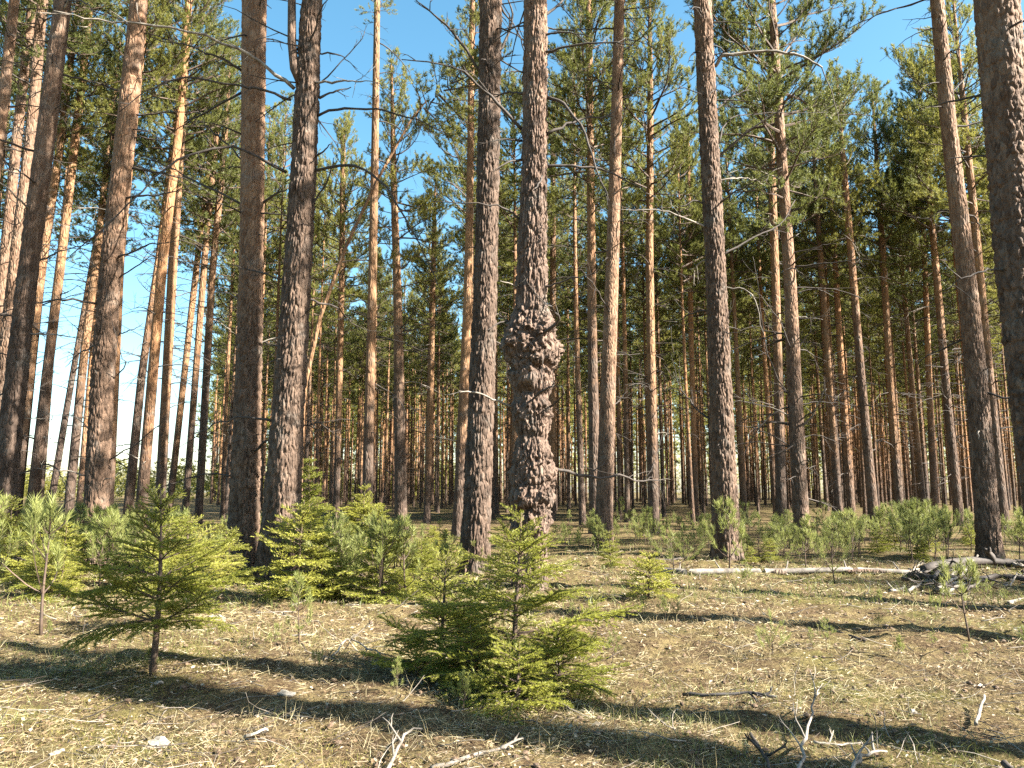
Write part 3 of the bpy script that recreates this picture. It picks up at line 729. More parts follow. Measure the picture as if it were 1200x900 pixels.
far_pts = []
placed = [(TREES[k]['base'][0], TREES[k]['d']) for k in TREES]
rng = np.random.default_rng(42)
tries = 0
while len(far_pts) < 236 and tries < 20000:
    tries += 1
    d = math.sqrt(rng.uniform(29 ** 2, 80 ** 2)); u = rng.uniform(-0.72, 0.74)
    x = u * d; px = CX + F * u / (CP + SP * 0) 
    mx = 2.1 if d < 45 else 2.5
    if any((x - a) ** 2 + (d - b) ** 2 < mx ** 2 for a, b in placed): continue
    if px < 250 and d > 37: continue
    if px < 245 and rng.random() < 0.25: continue
    if 375 < px < 545 and d < 46: continue
    if 985 < px < 1105 and d < 44: continue
    far_pts.append((x, d)); placed.append((x, d))
for x, d in far_pts:
    px, _ = to_px(np.array([x, d, 1.2]))
    i = rng.integers(7); A, tm = TR_LIB[i]
    s = rng.uniform(0.86, 1.06)
    if 375 < px < 545: s *= 0.9
    g = gap_of(px)
    t = thing('pine_tree', 'slim far pine ' + g, 'tree', (x, d, float(ground_z(x, d))), 'far pines ' + g, rng.uniform(0, 6.28), s)
    tr_ = link('trunk', tm, t); w = rng.uniform(0.55, 0.95); tr_.scale = (w, w, 1)
    cb = rng.uniform(9.6, 12.6) if px > 245 else rng.uniform(10.5, 12.5)
    c = link('crown', CROWNS[rng.integers(8)], t, (np.interp(cb, A[:, 2], A[:, 0]) * w, np.interp(cb, A[:, 2], A[:, 1]) * w, cb))
    cs = (19.9 - cb) / 10.0; c.scale = (cs * rng.uniform(0.95, 1.25), cs * rng.uniform(0.95, 1.25), cs); c.rotation_euler = (0, 0, rng.uniform(0, 6.28))

# pines outside the picture whose shadows fall into it
for i, (x, y, H, cbz) in enumerate([(7.0, 3.05, 21, 13.5), (7.8, 2.0, 21, 13.5), (10.7, 0.85, 21, 13), (8.6, 6.2, 20, 13.5), (17.0, -6.5, 21, 13), (24, 14, 20, 12), (27, 9, 21, 12), (30, 16, 20, 11), (31, 3, 20, 12), (27, 22, 20, 11)]):
    A, tm = TR_LIB[i % 7]
    t = thing('pine_tree', 'tall pine beyond the sunny edge of the picture, its shadow lying over the clearing', 'tree', (x, y, float(ground_z(x, y))), 'pines beyond the sunny edge', i * 1.3, H / 19.5)
    w = 1.5; link('trunk', tm, t).scale = (w, w, 1)
    cbz = cbz * 19.5 / H
    c = link('crown', CROWNS[i % 8], t, (np.interp(cbz, A[:, 2], A[:, 0]) * w, np.interp(cbz, A[:, 2], A[:, 1]) * w, cbz)); cs = (19.9 - cbz) / 10; c.scale = (cs, cs, cs)

# the wood beyond reads as one mass
rng = np.random.default_rng(77)
wood = MB()
simple = [pine_crown(700 + i, R=2.3, nprim=30, k=6, nl=0.26, nw=0.055, dead=0, sec_tubes=False, dens=0.42) for i in range(4)]
simple = [(np.concatenate(m.v), np.concatenate(m.t), np.concatenate(m.tm)) for m in simple]
n = 0
while n < 820:
    d = math.sqrt(rng.uniform(74 ** 2, 135 ** 2)); u = rng.uniform(-0.78, 0.8); px = CX + F * u
    if px < 250: 
        continue
    x = u * d; H = rng.uniform(16, 21); cb = rng.uniform(9.5, 12.5) if d < 105 else rng.uniform(4, 10)
    z0 = float(ground_z(x, d))
    wood.tube(np.array([[x, d, z0 - 0.2], [x + rng.normal() * 0.1, d, z0 + cb], [x + rng.normal() * 0.15, d, z0 + H]]), [0.14, 0.10, 0.03], 6, 0, attr=[-0.2, 1.1, 1.3])
    v, tt, tmm = simple[rng.integers(4)]
    a = rng.uniform(0, 6.28); s = (H - cb) / 10
    ca, sa = math.cos(a), math.sin(a)
    V = np.stack([(v[:, 0] * ca - v[:, 1] * sa) * s * 1.15 + x, (v[:, 0] * sa + v[:, 1] * ca) * s * 1.15 + d, v[:, 2] * s + z0 + cb], 1)
    wood.add(V, tt[tmm == 1], None, 1, np.ones(len(V)))
    n += 1
o = link('distant_forest', wood.mesh('distant_forest', [BARK_FAR, NEEDLE], smooth=False, attr='upper')); o['kind'] = 'stuff'

# low bushy tree line beyond the bright gap
tl = MB(); rng = np.random.default_rng(5)
PP, DD = [], []
for i in range(620):
    back = i >= 300
    d = rng.uniform(95, 150) if not back else rng.uniform(136, 175); u = rng.uniform(-0.85, 0.05) if not back else rng.uniform(-0.36, 0.9); x = u * d; h = rng.uniform(2.0, 5.5) if not back else rng.uniform(6, 13)
    nb = 60
    q = rng.random(nb) ** 0.6
    a = rng.uniform(0, 6.28, nb); rr = (1 - q * 0.85) * rng.uniform(0.3, 1.6, nb)
    PP.append(np.stack([x + rr * np.cos(a), d + rr * np.sin(a), q * h], 1)); DD.append(norm(np.stack([np.cos(a), np.sin(a), np.full(nb, 0.5)], 1)))
PP, DD = np.concatenate(PP), np.concatenate(DD)
shoot_needles(tl, PP, DD, np.full(len(PP), 0.5), 5, 0.5, 0.14, 0.8, rng, 0)
o = link('distant_thicket', tl.mesh('distant_thicket', [NEEDLE], smooth=False)); o['kind'] = 'stuff'


# ------------------------------------------------------------------ young spruces and pines
def spruce(seed, h, R, rng_whorls=9, nl=0.021, nw=0.0058, step=0.0032, low=0.16, extra=(), rise=0.25):
    rng = np.random.default_rng(seed)
    tb, cb = MB(), MB()
    A = np.array([[0.03 * h * math.sin(2.2 * t + seed), 0.03 * h * math.cos(1.7 * t + seed), t * h] for t in np.linspace(0, 1, 10)])
    A -= A[0]; A[0][2] = -0.03
    tb.tube(A, np.linspace(0.016 * h + 0.006, 0.004, 10), 10, 0)
    tw = []          # twigs that carry needles: (polyline)
    br = []
    for w in range(rng_whorls):
        t = low + (1 - low) * (w / rng_whorls) ** 0.92
        nb = rng.integers(5, 9); a0 = rng.uniform(0, 6.28)
        for b in range(nb):
            ln = R * (1 - t) ** 0.85 * rng.uniform(0.4, 1.2) + 0.06
            br.append((t + rng.uniform(-0.02, 0.02), a0 + b * 6.283 / nb + rng.normal() * 0.2, ln, math.radians(rng.uniform(-8, 12) + 42 * t)))
    br += list(extra)
    for t, az, ln, el in br:
        p = np.array([np.interp(t * h, A[:, 2], A[:, 0]), np.interp(t * h, A[:, 2], A[:, 1]), t * h])
        P = curve_branch(p, az, el, ln, 7, rng, rise=rng.uniform(-0.55, rise), wob=0.07)
        cb.tube(P, np.linspace(0.003 + 0.007 * ln, 0.0022, 7), 5, 0, cap=False)
        tw.append(P[2:] if ln > 0.25 else P)
        ns_ = max(2, int(ln / 0.034))
        for j in range(ns_):
            s = 0.14 + 0.84 * (j + rng.random() * 0.5) / ns_
            p2, d2 = at_curve(P, s)
            a2 = math.atan2(d2[1], d2[0]) + (1 if j % 2 else -1) * rng.uniform(0.65, 1.0)
            l2 = (0.06 + ln * 0.46 * (1 - s) ** 0.8) * rng.uniform(0.7, 1.15)
            Q = curve_branch(p2, a2, math.asin(np.clip(d2[2], -1, 1)) + rng.uniform(-0.3, 0.08), l2, 5, rng, rise=-0.1, wob=0.07)
            cb.tube(Q, np.linspace(0.0022, 0.0014, 5), 3, 0, cap=False); tw.append(Q)
            if l2 > 0.14:
                for k in range(int(l2 / 0.055)):
                    s3 = 0.25 + 0.7 * (k + rng.random() * 0.4) / max(1, int(l2 / 0.055))
                    p3, d3 = at_curve(Q, s3)
                    Q3 = curve_branch(p3, math.atan2(d3[1], d3[0]) + (1 if k % 2 else -1) * rng.uniform(0.6, 0.95), math.asin(np.clip(d3[2], -1, 1)) - 0.1, l2 * 0.42 * (1.15 - s3) + 0.025, 4, rng, 0, 0.06)
                    tw.append(Q3)
    tw.append(A[-4:])
    B, D = [], []
    for P in tw:
        seg = np.diff(P, axis=0); L = np.linalg.norm(seg, axis=1)
        for i in range(len(seg)):
            k = max(1, int(L[i] / step)); f = (np.arange(k) + rng.random(k))[:, None] / k
            B.append(P[i] + seg[i] * f); D.append(np.repeat((seg[i] / (L[i] + 1e-9))[None], k, 0))
    B, D = np.concatenate(B), np.concatenate(D)
    n = len(B); Rr = rand_dirs(n, rng); Rr[:, 2] = np.abs(Rr[:, 2]) * 0.8 - 0.12
    Rr = norm(Rr - (Rr * D).sum(-1, keepdims=True) * D)
    Dn = norm(D * 0.72 + Rr * 0.7); S = norm(np.cross(Dn, rand_dirs(n, rng)))
    cb.blades(B, Dn, S, nl * rng.uniform(0.75, 1.2, n), np.full(n, nw), 1)
    return tb, cb


def young_pine(seed, h, spread=0.5, k=46, nl=0.06, nw=0.0035, whorls=5, bare=0.2, thin=1.0):
    rng = np.random.default_rng(seed); tb, cb = MB(), MB()
    ln = rng.normal(0, 0.05, 2)
    A = np.array([[ln[0] * t * t * h + 0.02 * math.sin(5 * t + seed), ln[1] * t * t * h + 0.02 * math.cos(4 * t + seed), t * h] for t in np.linspace(0, 1, 8)]); A -= A[0]; A[0][2] = -0.03
    tb.tube(A, np.linspace(0.009 * h + 0.004, 0.003, 8), 7, 0)
    P_, D_, L_ = [], [], []

    def brush(P, a, b, st=0.045):
        Lt = np.linalg.norm(np.diff(P, axis=0), axis=1).sum() * (b - a)
        m = max(1, int(Lt / st))
        for i in range(m):
            p, d = at_curve(P, a + (b - a) * i / m); P_.append(p); D_.append(d); L_.append(st * 1.1)
    brush(A, max(bare, 0.55), 1.0)
    for w in range(whorls):
        t = bare + (0.97 - bare) * (w + 0.4 * rng.random()) / whorls
        nb = rng.integers(2, 7); a0 = rng.uniform(0, 6.28)
        for b in range(nb):
            L = h * spread * (1.05 - t) ** 0.75 * rng.uniform(0.35, 1.2)
            p, _ = at_curve(A, t)
            P = curve_branch(p, a0 + b * 6.283 / nb + rng.normal() * 0.3, math.radians(rng.uniform(5, 45)), L, 6, rng, rise=0.7, wob=0.12)
            cb.tube(P, np.linspace(0.006, 0.0025, 6), 4, 0, cap=False); brush(P, 0.55, 1.0)
            for q in range(int(rng.integers(2, 5) * thin)):
                p2, d2 = at_curve(P, rng.uniform(0.35, 0.8))
                Q = curve_branch(p2, math.atan2(d2[1], d2[0]) + rng.choice([-1, 1]) * rng.uniform(0.4, 1.0), math.asin(np.clip(d2[2], -1, 1)) + 0.1, L * rng.uniform(0.3, 0.6), 4, rng, 0.4, 0.08)
                cb.tube(Q, np.linspace(0.0035, 0.002, 4), 3, 0, cap=False); brush(Q, 0.4, 1.0)
    shoot_needles(cb, np.array(P_), np.array(D_), np.array(L_), max(4, k // 4), nl, nw, 0.7, rng)
    return tb, cb


def place_young(name, label, px, py, parts, group=None, rz=0.0, s=1.0, mat=YOUNG, meshes=None):
    d = CAMH * F / (py - 575.0) if py > 590 else py
    x = world(px, 575, d)[0]
    t = thing(name, label, 'young tree' if 'pine' in name or 'spruce' in name else 'plant', (x, d, float(ground_z(x, d))), group, rz, s)
    link('trunk', parts[0] if isinstance(parts[0], bpy.types.Mesh) else parts[0].mesh('sapling_trunk', [LIMB]), t)
    link('crown', parts[1] if isinstance(parts[1], bpy.types.Mesh) else parts[1].mesh('sapling_crown', [LIMB, mat], smooth=False), t)
    return t


place_young('young_spruce', 'bushy green young spruce in front of the burled pine trunk', 602, 788, spruce(11, 1.28, 0.84, 10, low=0.08, extra=[(0.30, -0.1, 0.98, 0.16), (0.26, 2.9, 0.90, 0.12), (0.62, 0.2, 0.5, 0.25), (0.42, 3.4, 0.7, 0.2)]), 'young spruces', mat=SPRUCE)
place_young('young_spruce', 'small layered spruce growing into the left side of the bushy central spruce', 517, 775, spruce(12, 0.90, 0.62, 8, low=0.06), 'young spruces', mat=SPRUCE)
place_young('young_spruce', 'lone flat-branched young spruce with a bare pale stem foot on the mossy clearing', 192, 786, spruce(13, 1.36, 0.85, 7, low=0.27, extra=[(0.5, 3.05, 0.78, 0.02), (0.47, 0.05, 0.6, 0.05), (0.30, 3.3, 0.72, -0.12), (0.5, -0.5, 0.55, 0.02)]), 'young spruces', mat=SPRUCE)
place_young('young_spruce', 'young spruce half hidden behind the lone flat-branched spruce', 229, 733, spruce(14, 1.12, 0.88, 7, nw=0.0065, step=0.005, low=0.40), 'young spruces', mat=SPRUCE)
place_young('young_spruce', 'tall slender spruce sapling in front of the forked dark pine, topmost of the thicket', 367, 658, spruce(15, 2.05, 0.85, 10, nl=0.03, nw=0.011, step=0.006), 'young spruces', mat=SPRUCE)
place_young('young_spruce', 'yellow-green spruce sapling in the thicket under the tan slim pine', 428, 655, spruce(16, 1.55, 0.9, 9, nl=0.03, nw=0.011, step=0.006), 'young spruces', mat=SPRUCE)
place_young('young_spruce', 'low sprawling spruce at the foot of the bushy central one', 606, 815, spruce(17, 0.42, 0.48, 6, low=0.12), 'young spruces', mat=SPRUCE)
place_young('young_spruce', 'low dense spruce sprig filling the gap left of the bushy central spruce', 556, 795, spruce(27, 0.45, 0.45, 6, low=0.08), 'young spruces', mat=SPRUCE)
place_young('young_spruce', 'low spruce sprig spreading right under the bushy central spruce', 655, 795, spruce(28, 0.42, 0.45, 6, low=0.08), 'young spruces', mat=SPRUCE)
place_young('young_spruce', 'knee-high dense spruce alone in front of the pale fallen log', 757, 702, spruce(18, 0.55, 0.42, 6, nl=0.025, nw=0.009, step=0.005), 'young spruces', mat=SPRUCE)
place_young('young_spruce', 'dark spruce sapling in deep shade near the frame edge beside the brown trunk', 15, 672, spruce(19, 1.35, 0.8, 8, nl=0.026, nw=0.009, step=0.006), 'young spruces', mat=SPRUCE)

YP = []
for i in range(7):
    a, b = young_pine(900 + i, 1.0, [0.62, 0.5, 0.68, 0.72, 0.55, 0.48, 0.6][i], k=52, nl=0.09, nw=0.0065, whorls=[4, 5, 4, 3, 5, 6, 4][i], bare=[0.2, 0.15, 0.1, 0.25, 0.15, 0.3, 0.2][i])
    YP.append((a.mesh('young_pine_trunk', [LIMB]), b.mesh('young_pine_crown', [LIMB, YOUNG], smooth=False)))
named = [  # px, base y, height m, label
    (705, 646, 0.62, 'young pine at the foot of the bright orange pine'),
    (787, 668, 0.95, 'feathery young pine standing just behind the thick end of the fallen log'),
    (851, 664, 1.25, 'tallest feathery young pine, in front of the thick grey pine foot'),
    (940, 662, 0.95, 'young pine in front of the shaggy red pine foot'),
    (972, 676, 1.0, 'spindly young pine beside the middle of the fallen log'),
    (1004, 652, 0.72, 'small young pine before the dark pole pine'),
    (62, 736, 1.35, 'thin-stemmed young pine with a bare lower stem in the shaded corner'),
    (1122, 744, 0.75, 'blurred soft young pine on the open litter below the brush pile'),
    (357, 748, 0.62, 'single thin young pine in the clearing between both front spruces'),
    (470, 806, 0.24, 'tiny pale pine seedling left of the bushy central spruce'),
    (545, 822, 0.26, 'tiny bright pine seedling right in front of the central spruces'),
    (896, 764, 0.36, 'wispy pine seedling alone on the open litter'),
    (722, 842, 0.0, ''),
]
rng = np.random.default_rng(8)
for px, py, h, lab in named:
    if h <= 0: continue
    place_young('young_pine', lab, px, py, YP[rng.integers(7)], 'young pines of the undergrowth', rng.uniform(0, 6.28), h)
# the undergrowth band
spots = []
def band(n, x0, x1, y0, y1, h0, h1, where):
    for _ in range(n):
        spots.append((rng.uniform(x0, x1), rng.uniform(y0, y1), rng.uniform(h0, h1), where))
band(38, 985, 1150, 626, 658, 0.6, 1.15, 'in the dense green thicket left of the leaning tan pine')
band(8, 1168, 1240, 636, 662, 0.7, 1.15, 'behind the brush pile at the foot of the frame-edge pine')
band(30, 840, 1000, 624, 660, 0.45, 0.95, 'in the row behind the fallen log before the shaggy red pine')
band(24, 690, 850, 624, 652, 0.4, 0.85, 'in the row between the orange and the thick grey pine')
band(6, 640, 690, 634, 648, 0.35, 0.6, 'right behind the burled pine')
band(24, 335, 480, 645, 705, 0.6, 1.1, 'in the thicket before the forked dark pine')
band(14, 465, 560, 634, 690, 0.4, 0.85, 'in the thicket before the thick grey-brown pine')
band(24, -30, 140, 632, 690, 0.8, 1.4, 'in the shaded thicket below the grey leaning pine')
band(24, 120, 320, 628, 690, 0.6, 1.1, 'in the thicket behind the lone flat-branched spruce')
band(20, 640, 1190, 672, 770, 0.12, 0.34, 'scattered over the open litter')
band(34, 640, 1160, 617, 640, 0.5, 1.1, 'in the rear green fringe before the slim pines')
band(10, 640, 1000, 636, 680, 0.18, 0.45, 'sparse around the fallen log')
band(6, 20, 480, 720, 800, 0.12, 0.22, 'scattered over the mossy clearing')
for px, py, h, where in spots:
    place_young('young_pine', ('waist-high' if h > 0.75 else 'knee-high' if h > 0.35 else 'tiny') + ' young pine ' + where, px, py, YP[rng.integers(7)], 'young pines ' + where, rng.uniform(0, 6.28), h)

SPL = []
for i in range(3):
    a, b = spruce(950 + i, 1.0, [0.62, 0.5, 0.75][i], 8, nl=0.03, nw=0.012, step=0.009, low=0.08)
    SPL.append((a.mesh('young_spruce_trunk', [LIMB]), b.mesh('young_spruce_crown', [LIMB, SPRUCE], smooth=False)))
for n_, x0, x1, y0, y1, h0, h1, where in ((9, 330, 480, 640, 700, 0.5, 1.3, 'in the thicket before the forked dark pine'), (6, 120, 320, 632, 690, 0.5, 1.1, 'in the thicket behind the lone flat-branched spruce'), (7, -20, 130, 640, 700, 0.5, 1.1, 'in the shaded thicket below the grey leaning pine'), (8, 460, 600, 640, 700, 0.3, 0.75, 'in the thicket before the thick grey-brown pine'), (8, 980, 1150, 630, 660, 0.4, 0.9, 'in the dense green thicket left of the leaning tan pine'), (6, 690, 960, 628, 660, 0.3, 0.7, 'among the seedlings behind the fallen log')):
    for _ in range(n_):
        h = rng.uniform(h0, h1)
        place_young('young_spruce', ('waist-high' if h > 0.75 else 'knee-high') + ' young spruce ' + where, rng.uniform(x0, x1), rng.uniform(y0, y1), SPL[rng.integers(3)], 'young spruces ' + where, rng.uniform(0, 6.28), h)

# ------------------------------------------------------------------ ground
def graded(lo, hi, step, far, grow=1.18):
    c = list(np.arange(lo, hi, step)); s = step
    a = [c[-1]]
    while a[-1] < far: s *= grow; a.append(a[-1] + s)
    s = step; b = [c[0]]
    while b[-1] > -far: s *= grow; b.append(b[-1] - s)
    return np.array(b[1:][::-1] + c + a[1:])


gx, gy = graded(-8, 8, 0.07, 500), graded(2.6, 15, 0.07, 500)
X, Y = np.meshgrid(gx, gy)
Zg = ground_z(X, Y)
near_w = np.clip((16 - np.abs(Y - 9)) / 8, 0, 1) * np.clip((10 - np.abs(X)) / 3, 0, 1)
Zg = Zg + near_w * (0.06 * (vnoise(X * 4.5, Y * 4.5, 21) - 0.5) + 0.034 * (vnoise(X * 21, Y * 21, 22) - 0.5))
mb = MB(); ny, nx = X.shape
i = np.arange(ny - 1)[:, None] * nx; j = np.arange(nx - 1)[None]
mb.add(np.stack([X, Y, Zg], -1).reshape(-1, 3), None, np.stack([i + j, i + j + 1, i + nx + j + 1, i + nx + j], -1).reshape(-1, 4))
o = link('ground', mb.mesh('ground', [ground_mat()])); o['kind'] = 'structure'


def scatter(n, rng, d0=3.0, d1=17.0, p=1.0, patch=None):
    """points on the floor, thinner with distance; patch: (scale, threshold, seed) keeps them in patches"""
    out = []
    while sum(len(a) for a in out) < n:
        q = rng.random(n)
        d = (d0 ** (1 - p) + q * (d1 ** (1 - p) - d0 ** (1 - p))) ** (1 / (1 - p)) if p != 1 else d0 * (d1 / d0) ** q
        x = rng.uniform(-0.82, 0.82, n) * (d + 0.8)
        if patch:
            k = vnoise(x * patch[0], d * patch[0], patch[2]) * 0.7 + 0.3 * vnoise(x * patch[0] * 3, d * patch[0] * 3, patch[2] + 1) > patch[1] + rng.normal(size=n) * 0.06
            x, d = x[k], d[k]
        out.append(np.stack([x, d], 1))
    xy = np.concatenate(out)[:n]
    return np.column_stack([xy, ground_z(xy[:, 0], xy[:, 1])])


def flat_dirs(n, rng, el, sd):
    a = rng.uniform(0, 6.283, n); e = rng.normal(el, sd, n)
    return np.stack([np.cos(a) * np.cos(e), np.sin(a) * np.cos(e), np.sin(e)], 1)


rng = np.random.default_rng(99)
# dry grass stems lying about, curved: two segments each
def stems(mb, B, D, L, W, rng, bend=0.5, mat=0):
    n = len(B); S = norm(np.cross(D, rand_dirs(n, rng))); 
    D2 = norm(D + rng.normal(size=(n, 3)) * bend * np.array([1, 1, 0.5]) - np.array([0, 0, 0.25]))
    M = B + D * (L * 0.5)[:, None]; E = M + D2 * (L * 0.5)[:, None]; w = (W * 0.5)[:, None]
    V = np.stack([B - S * w, B + S * w, M - S * w * 0.8, M + S * w * 0.8, E], 1).reshape(-1, 3)
    i = np.arange(n)[:, None] * 5
    mb.add(V, i + np.array([[2, 3, 4]]), i + np.array([[0, 1, 3, 2]]), mat)


mb = MB(); n = 42000
P = np.vstack([scatter(n // 4, rng, 3.0, 18, 1.0), scatter(n - n // 4, rng, 3.0, 18, 1.0, (1.3, 0.50, 62))]); P[:, 2] += rng.uniform(0, 0.025, n)
sc_ = np.clip(P[:, 1] / 6, 0.7, 2.2)
stems(mb, P, flat_dirs(n, rng, 0.10, 0.22), rng.uniform(0.05, 0.17, n) * sc_ ** 0.5, rng.uniform(0.0014, 0.0035, n) * sc_, rng)
n = 26000; P = scatter(n, rng, 3.0, 20, 1.0, (1.1, 0.52, 61))
sc_ = np.clip(P[:, 1] / 6, 0.7, 2.2)
stems(mb, P, flat_dirs(n, rng, 0.6, 0.4), rng.uniform(0.06, 0.2, n), rng.uniform(0.0014, 0.003, n) * sc_, rng, 0.7)
o = link('dry_grass', mb.mesh('dry_grass', [STRAW], smooth=False)); o['kind'] = 'stuff'

# needles, bark flakes and old leaves
mb = MB(); n = 26000
P = scatter(n, rng, 3.0, 16, 1.0); P[:, 2] += rng.uniform(0.002, 0.03, n)
D = flat_dirs(n, rng, 0.05, 0.3); S = norm(np.cross(D, norm(np.array([0, 0, 1.0]) + rng.normal(size=(n, 3)) * 0.35)))
L = rng.uniform(0.012, 0.045, n) * np.clip(P[:, 1] / 7, 0.8, 2); W = L * rng.uniform(0.35, 0.8, n)
big = rng.random(n) < 0.02; L[big] *= 2.2; W[big] *= 2
U = np.cross(S, D)
V = np.stack([P - D * L[:, None] / 2, P + S * W[:, None] / 2 + U * 0.003, P + D * L[:, None] / 2, P - S * W[:, None] / 2 + U * (L * 0.15)[:, None]], 1).reshape(-1, 3)
mb.add(V, None, np.arange(len(V)).reshape(-1, 4))
n = 70000; P = scatter(n, rng, 3.0, 12, 1.0); P[:, 2] += rng.uniform(0, 0.02, n)
D = flat_dirs(n, rng, 0.0, 0.15); mb.blades(P, D, norm(np.cross(D, rand_dirs(n, rng))), rng.uniform(0.04, 0.08, n), rng.uniform(0.002, 0.004, n))
o = link('leaf_litter', mb.mesh('leaf_litter', [LITTER], smooth=False)); o['kind'] = 'stuff'

# green grass and moss
mb = MB(); n = 26000; P = scatter(n, rng, 3.2, 22, 0.75, (0.9, 0.56, 71))
stems(mb, P, flat_dirs(n, rng, 1.0, 0.3), rng.uniform(0.04, 0.14, n), rng.uniform(0.0016, 0.003, n) * np.clip(P[:, 1] / 6, 0.8, 2.4), rng, 0.6)
n = 14000; P = scatter(n, rng, 9.5, 26, 0.3, (0.5, 0.40, 72))
stems(mb, P, flat_dirs(n, rng, 1.1, 0.3), rng.uniform(0.06, 0.22, n), rng.uniform(0.004, 0.008, n), rng, 0.6)
o = link('green_grass', mb.mesh('green_grass', [GRASS], smooth=False)); o['kind'] = 'stuff'
mb = MB(); n = 80000; P = scatter(n, rng, 3.0, 11, 1.0, (1.2, 0.50, 81))
k = P[:, 0] < 1.2 + rng.normal(size=n); P = P[k]; n = len(P); P[:, 2] += rng.uniform(-0.005, 0.012, n)
D = flat_dirs(n, rng, 0.8, 0.5); mb.blades(P, D, norm(np.cross(D, rand_dirs(n, rng))), rng.uniform(0.010, 0.024, n), rng.uniform(0.004, 0.008, n))
o = link('moss', mb.mesh('moss', [MOSS], smooth=False)); o['kind'] = 'stuff'

# fallen cones
mb = MB(); rngc = np.random.default_rng(15)
for q in range(420):
    d = 3.2 * (12 / 3.2) ** rngc.random(); x = rngc.uniform(-0.8, 0.8) * (d + 0.6); a = rngc.uniform(0, 6.28)
    c = np.array([x, d, float(ground_z(x, d)) + 0.014]); u = np.array([math.cos(a), math.sin(a), rngc.normal() * 0.2]) * 0.022
    mb.tube(np.array([c - u, c - u * 0.5, c, c + u * 0.6, c + u]), [0.006, 0.014, 0.016, 0.010, 0.003], 6, 0)
o = link('fallen_cone_litter', mb.mesh('fallen_cone_litter', [wood_mat('cone', (0.06, 0.035, 0.02), (0.22, 0.14, 0.08), 60)], smooth=False)); o['kind'] = 'stuff'

# fine twigs strewn about
mb = MB()
for q in range(1600):
    d = 3.2 * (17 / 3.2) ** rng.random(); x = rng.uniform(-0.8, 0.8) * (d + 0.6); L = rng.uniform(0.08, 0.45)
    P = curve_branch((x, d, float(ground_z(x, d)) + rng.uniform(0.0, 0.03)), rng.uniform(0, 6.28), rng.normal(0.03, 0.14), L, 5, rng, rise=rng.normal() * 0.2, wob=0.16)
    mb.tube(P, np.linspace(rng.uniform(0.0025, 0.006), 0.0015, 5) * min(1.6, max(0.8, d / 7)), 4, int(rng.random() < 0.45))
o = link('twig_litter', mb.mesh('twig_litter', [DEAD, PALEWOOD])); o['kind'] = 'stuff'

# ------------------------------------------------------------------ fallen wood
def gp(px, py, up=0.0):
    d = CAMH * F / (py - 575.0); x = world(px, 575, d)[0]
    return np.array([x, d, float(ground_z(x, d)) + up])


def fallen(name, label, pts, r0, r1, mat, lift=None, twigs=2, tl=0.3, k=8, cat='branch', group=None):
    rng = np.random.default_rng(len(bpy.data.objects))
    n = len(pts); lift = lift or [r0 * 0.6] * n
    P = np.array([gp(x, y, l) for (x, y), l in zip(pts, lift)]); base = P[0].copy()
    b = dead_branch(P - base, r0, r1, rng, twigs, tl, k)
    o = link(name, b.mesh(name, [mat]), None, base)
    return tag(o, label, cat, group)


logm = wood_mat('weathered_log', (0.08, 0.064, 0.05), (0.34, 0.295, 0.245), 7)
P = np.array([gp(x, y, 0.045) for x, y in [(772, 666), (800, 669), (860, 668), (930, 668), (1000, 668), (1085, 668)]]); base = P[2].copy()
t = thing('fallen_log', 'pale barkless fallen log lying across the clearing behind the seedlings', 'log', base)
s = np.linspace(0, 5, 60); PP = np.stack([np.interp(s, range(6), (P - base)[:, a]) for a in range(3)], 1)
PP[:, 2] += 0.012 * np.sin(s * 2.1)
mb = MB(); mb.tube(PP, np.linspace(0.066, 0.042, 60) * (1 + 0.10 * (vnoise(s * 3, s * 0, 5) - 0.5)), 14, 0)
link('stem', mb.mesh('log_stem', [logm]), t)
rng = np.random.default_rng(31)
for f, az in ((9, 1.2), (20, 1.9), (33, 0.9), (45, 1.5), (54, 2.0)):
    Pq = curve_branch(PP[f], az, 0.8, 0.22, 4, rng, 0.1, 0.1); mb = MB(); mb.tube(Pq, [0.02, 0.016, 0.012, 0.008], 6)
    link('branch_stub', mb.mesh('branch_stub', [logm]), t)
for f0, f1 in ((6, 11), (30, 34), (44, 53)):
    dk = PP[f0:f1]; mb = MB(); mb.tube(dk + np.array([0, -0.01, -0.012]), np.interp(np.arange(f0, f1), [0, 59], [0.068, 0.045]) * np.sin(np.linspace(0.9, 2.2, f1 - f0)), 12, 0)
    link('bark_strip', mb.mesh('bark_strip', [BARK], attr='upper'), t)

fallen('broken_branch', 'thick dark rotten branch forming the back of the brush pile', [(1075, 668), (1120, 664), (1160, 662), (1230, 664)], 0.09, 0.06, DEAD, [0.1, 0.13, 0.12, 0.1], 4, 0.5, 12)
fallen('broken_branch', 'dark branch lying low across the front of the brush pile', [(1060, 674), (1110, 678), (1165, 676), (1225, 680)], 0.06, 0.035, DEAD, [0.06, 0.1, 0.08, 0.06], 4, 0.4, 10)
fallen('broken_branch', 'pale peeled stick slanting up out of the brush pile', [(1120, 674), (1130, 666), (1140, 660)], 0.028, 0.018, PALEWOOD, [0.05, 0.13, 0.2], 1, 0.2)
fallen('broken_branch', 'short white splintered stick in front of the brush pile', [(1098, 678), (1106, 675), (1114, 672)], 0.032, 0.02, PALEWOOD, [0.05, 0.08, 0.1], 0)
fallen('broken_branch', 'two-ended white stick lying beside the splintered one', [(1100, 683), (1112, 681), (1120, 680)], 0.028, 0.02, PALEWOOD, [0.04, 0.06, 0.06], 0)
fallen('broken_branch', 'pale bleached branch at the far end of the brush pile by the frame edge', [(1170, 660), (1186, 664), (1205, 668)], 0.04, 0.02, PALEWOOD, [0.14, 0.1, 0.08], 2)
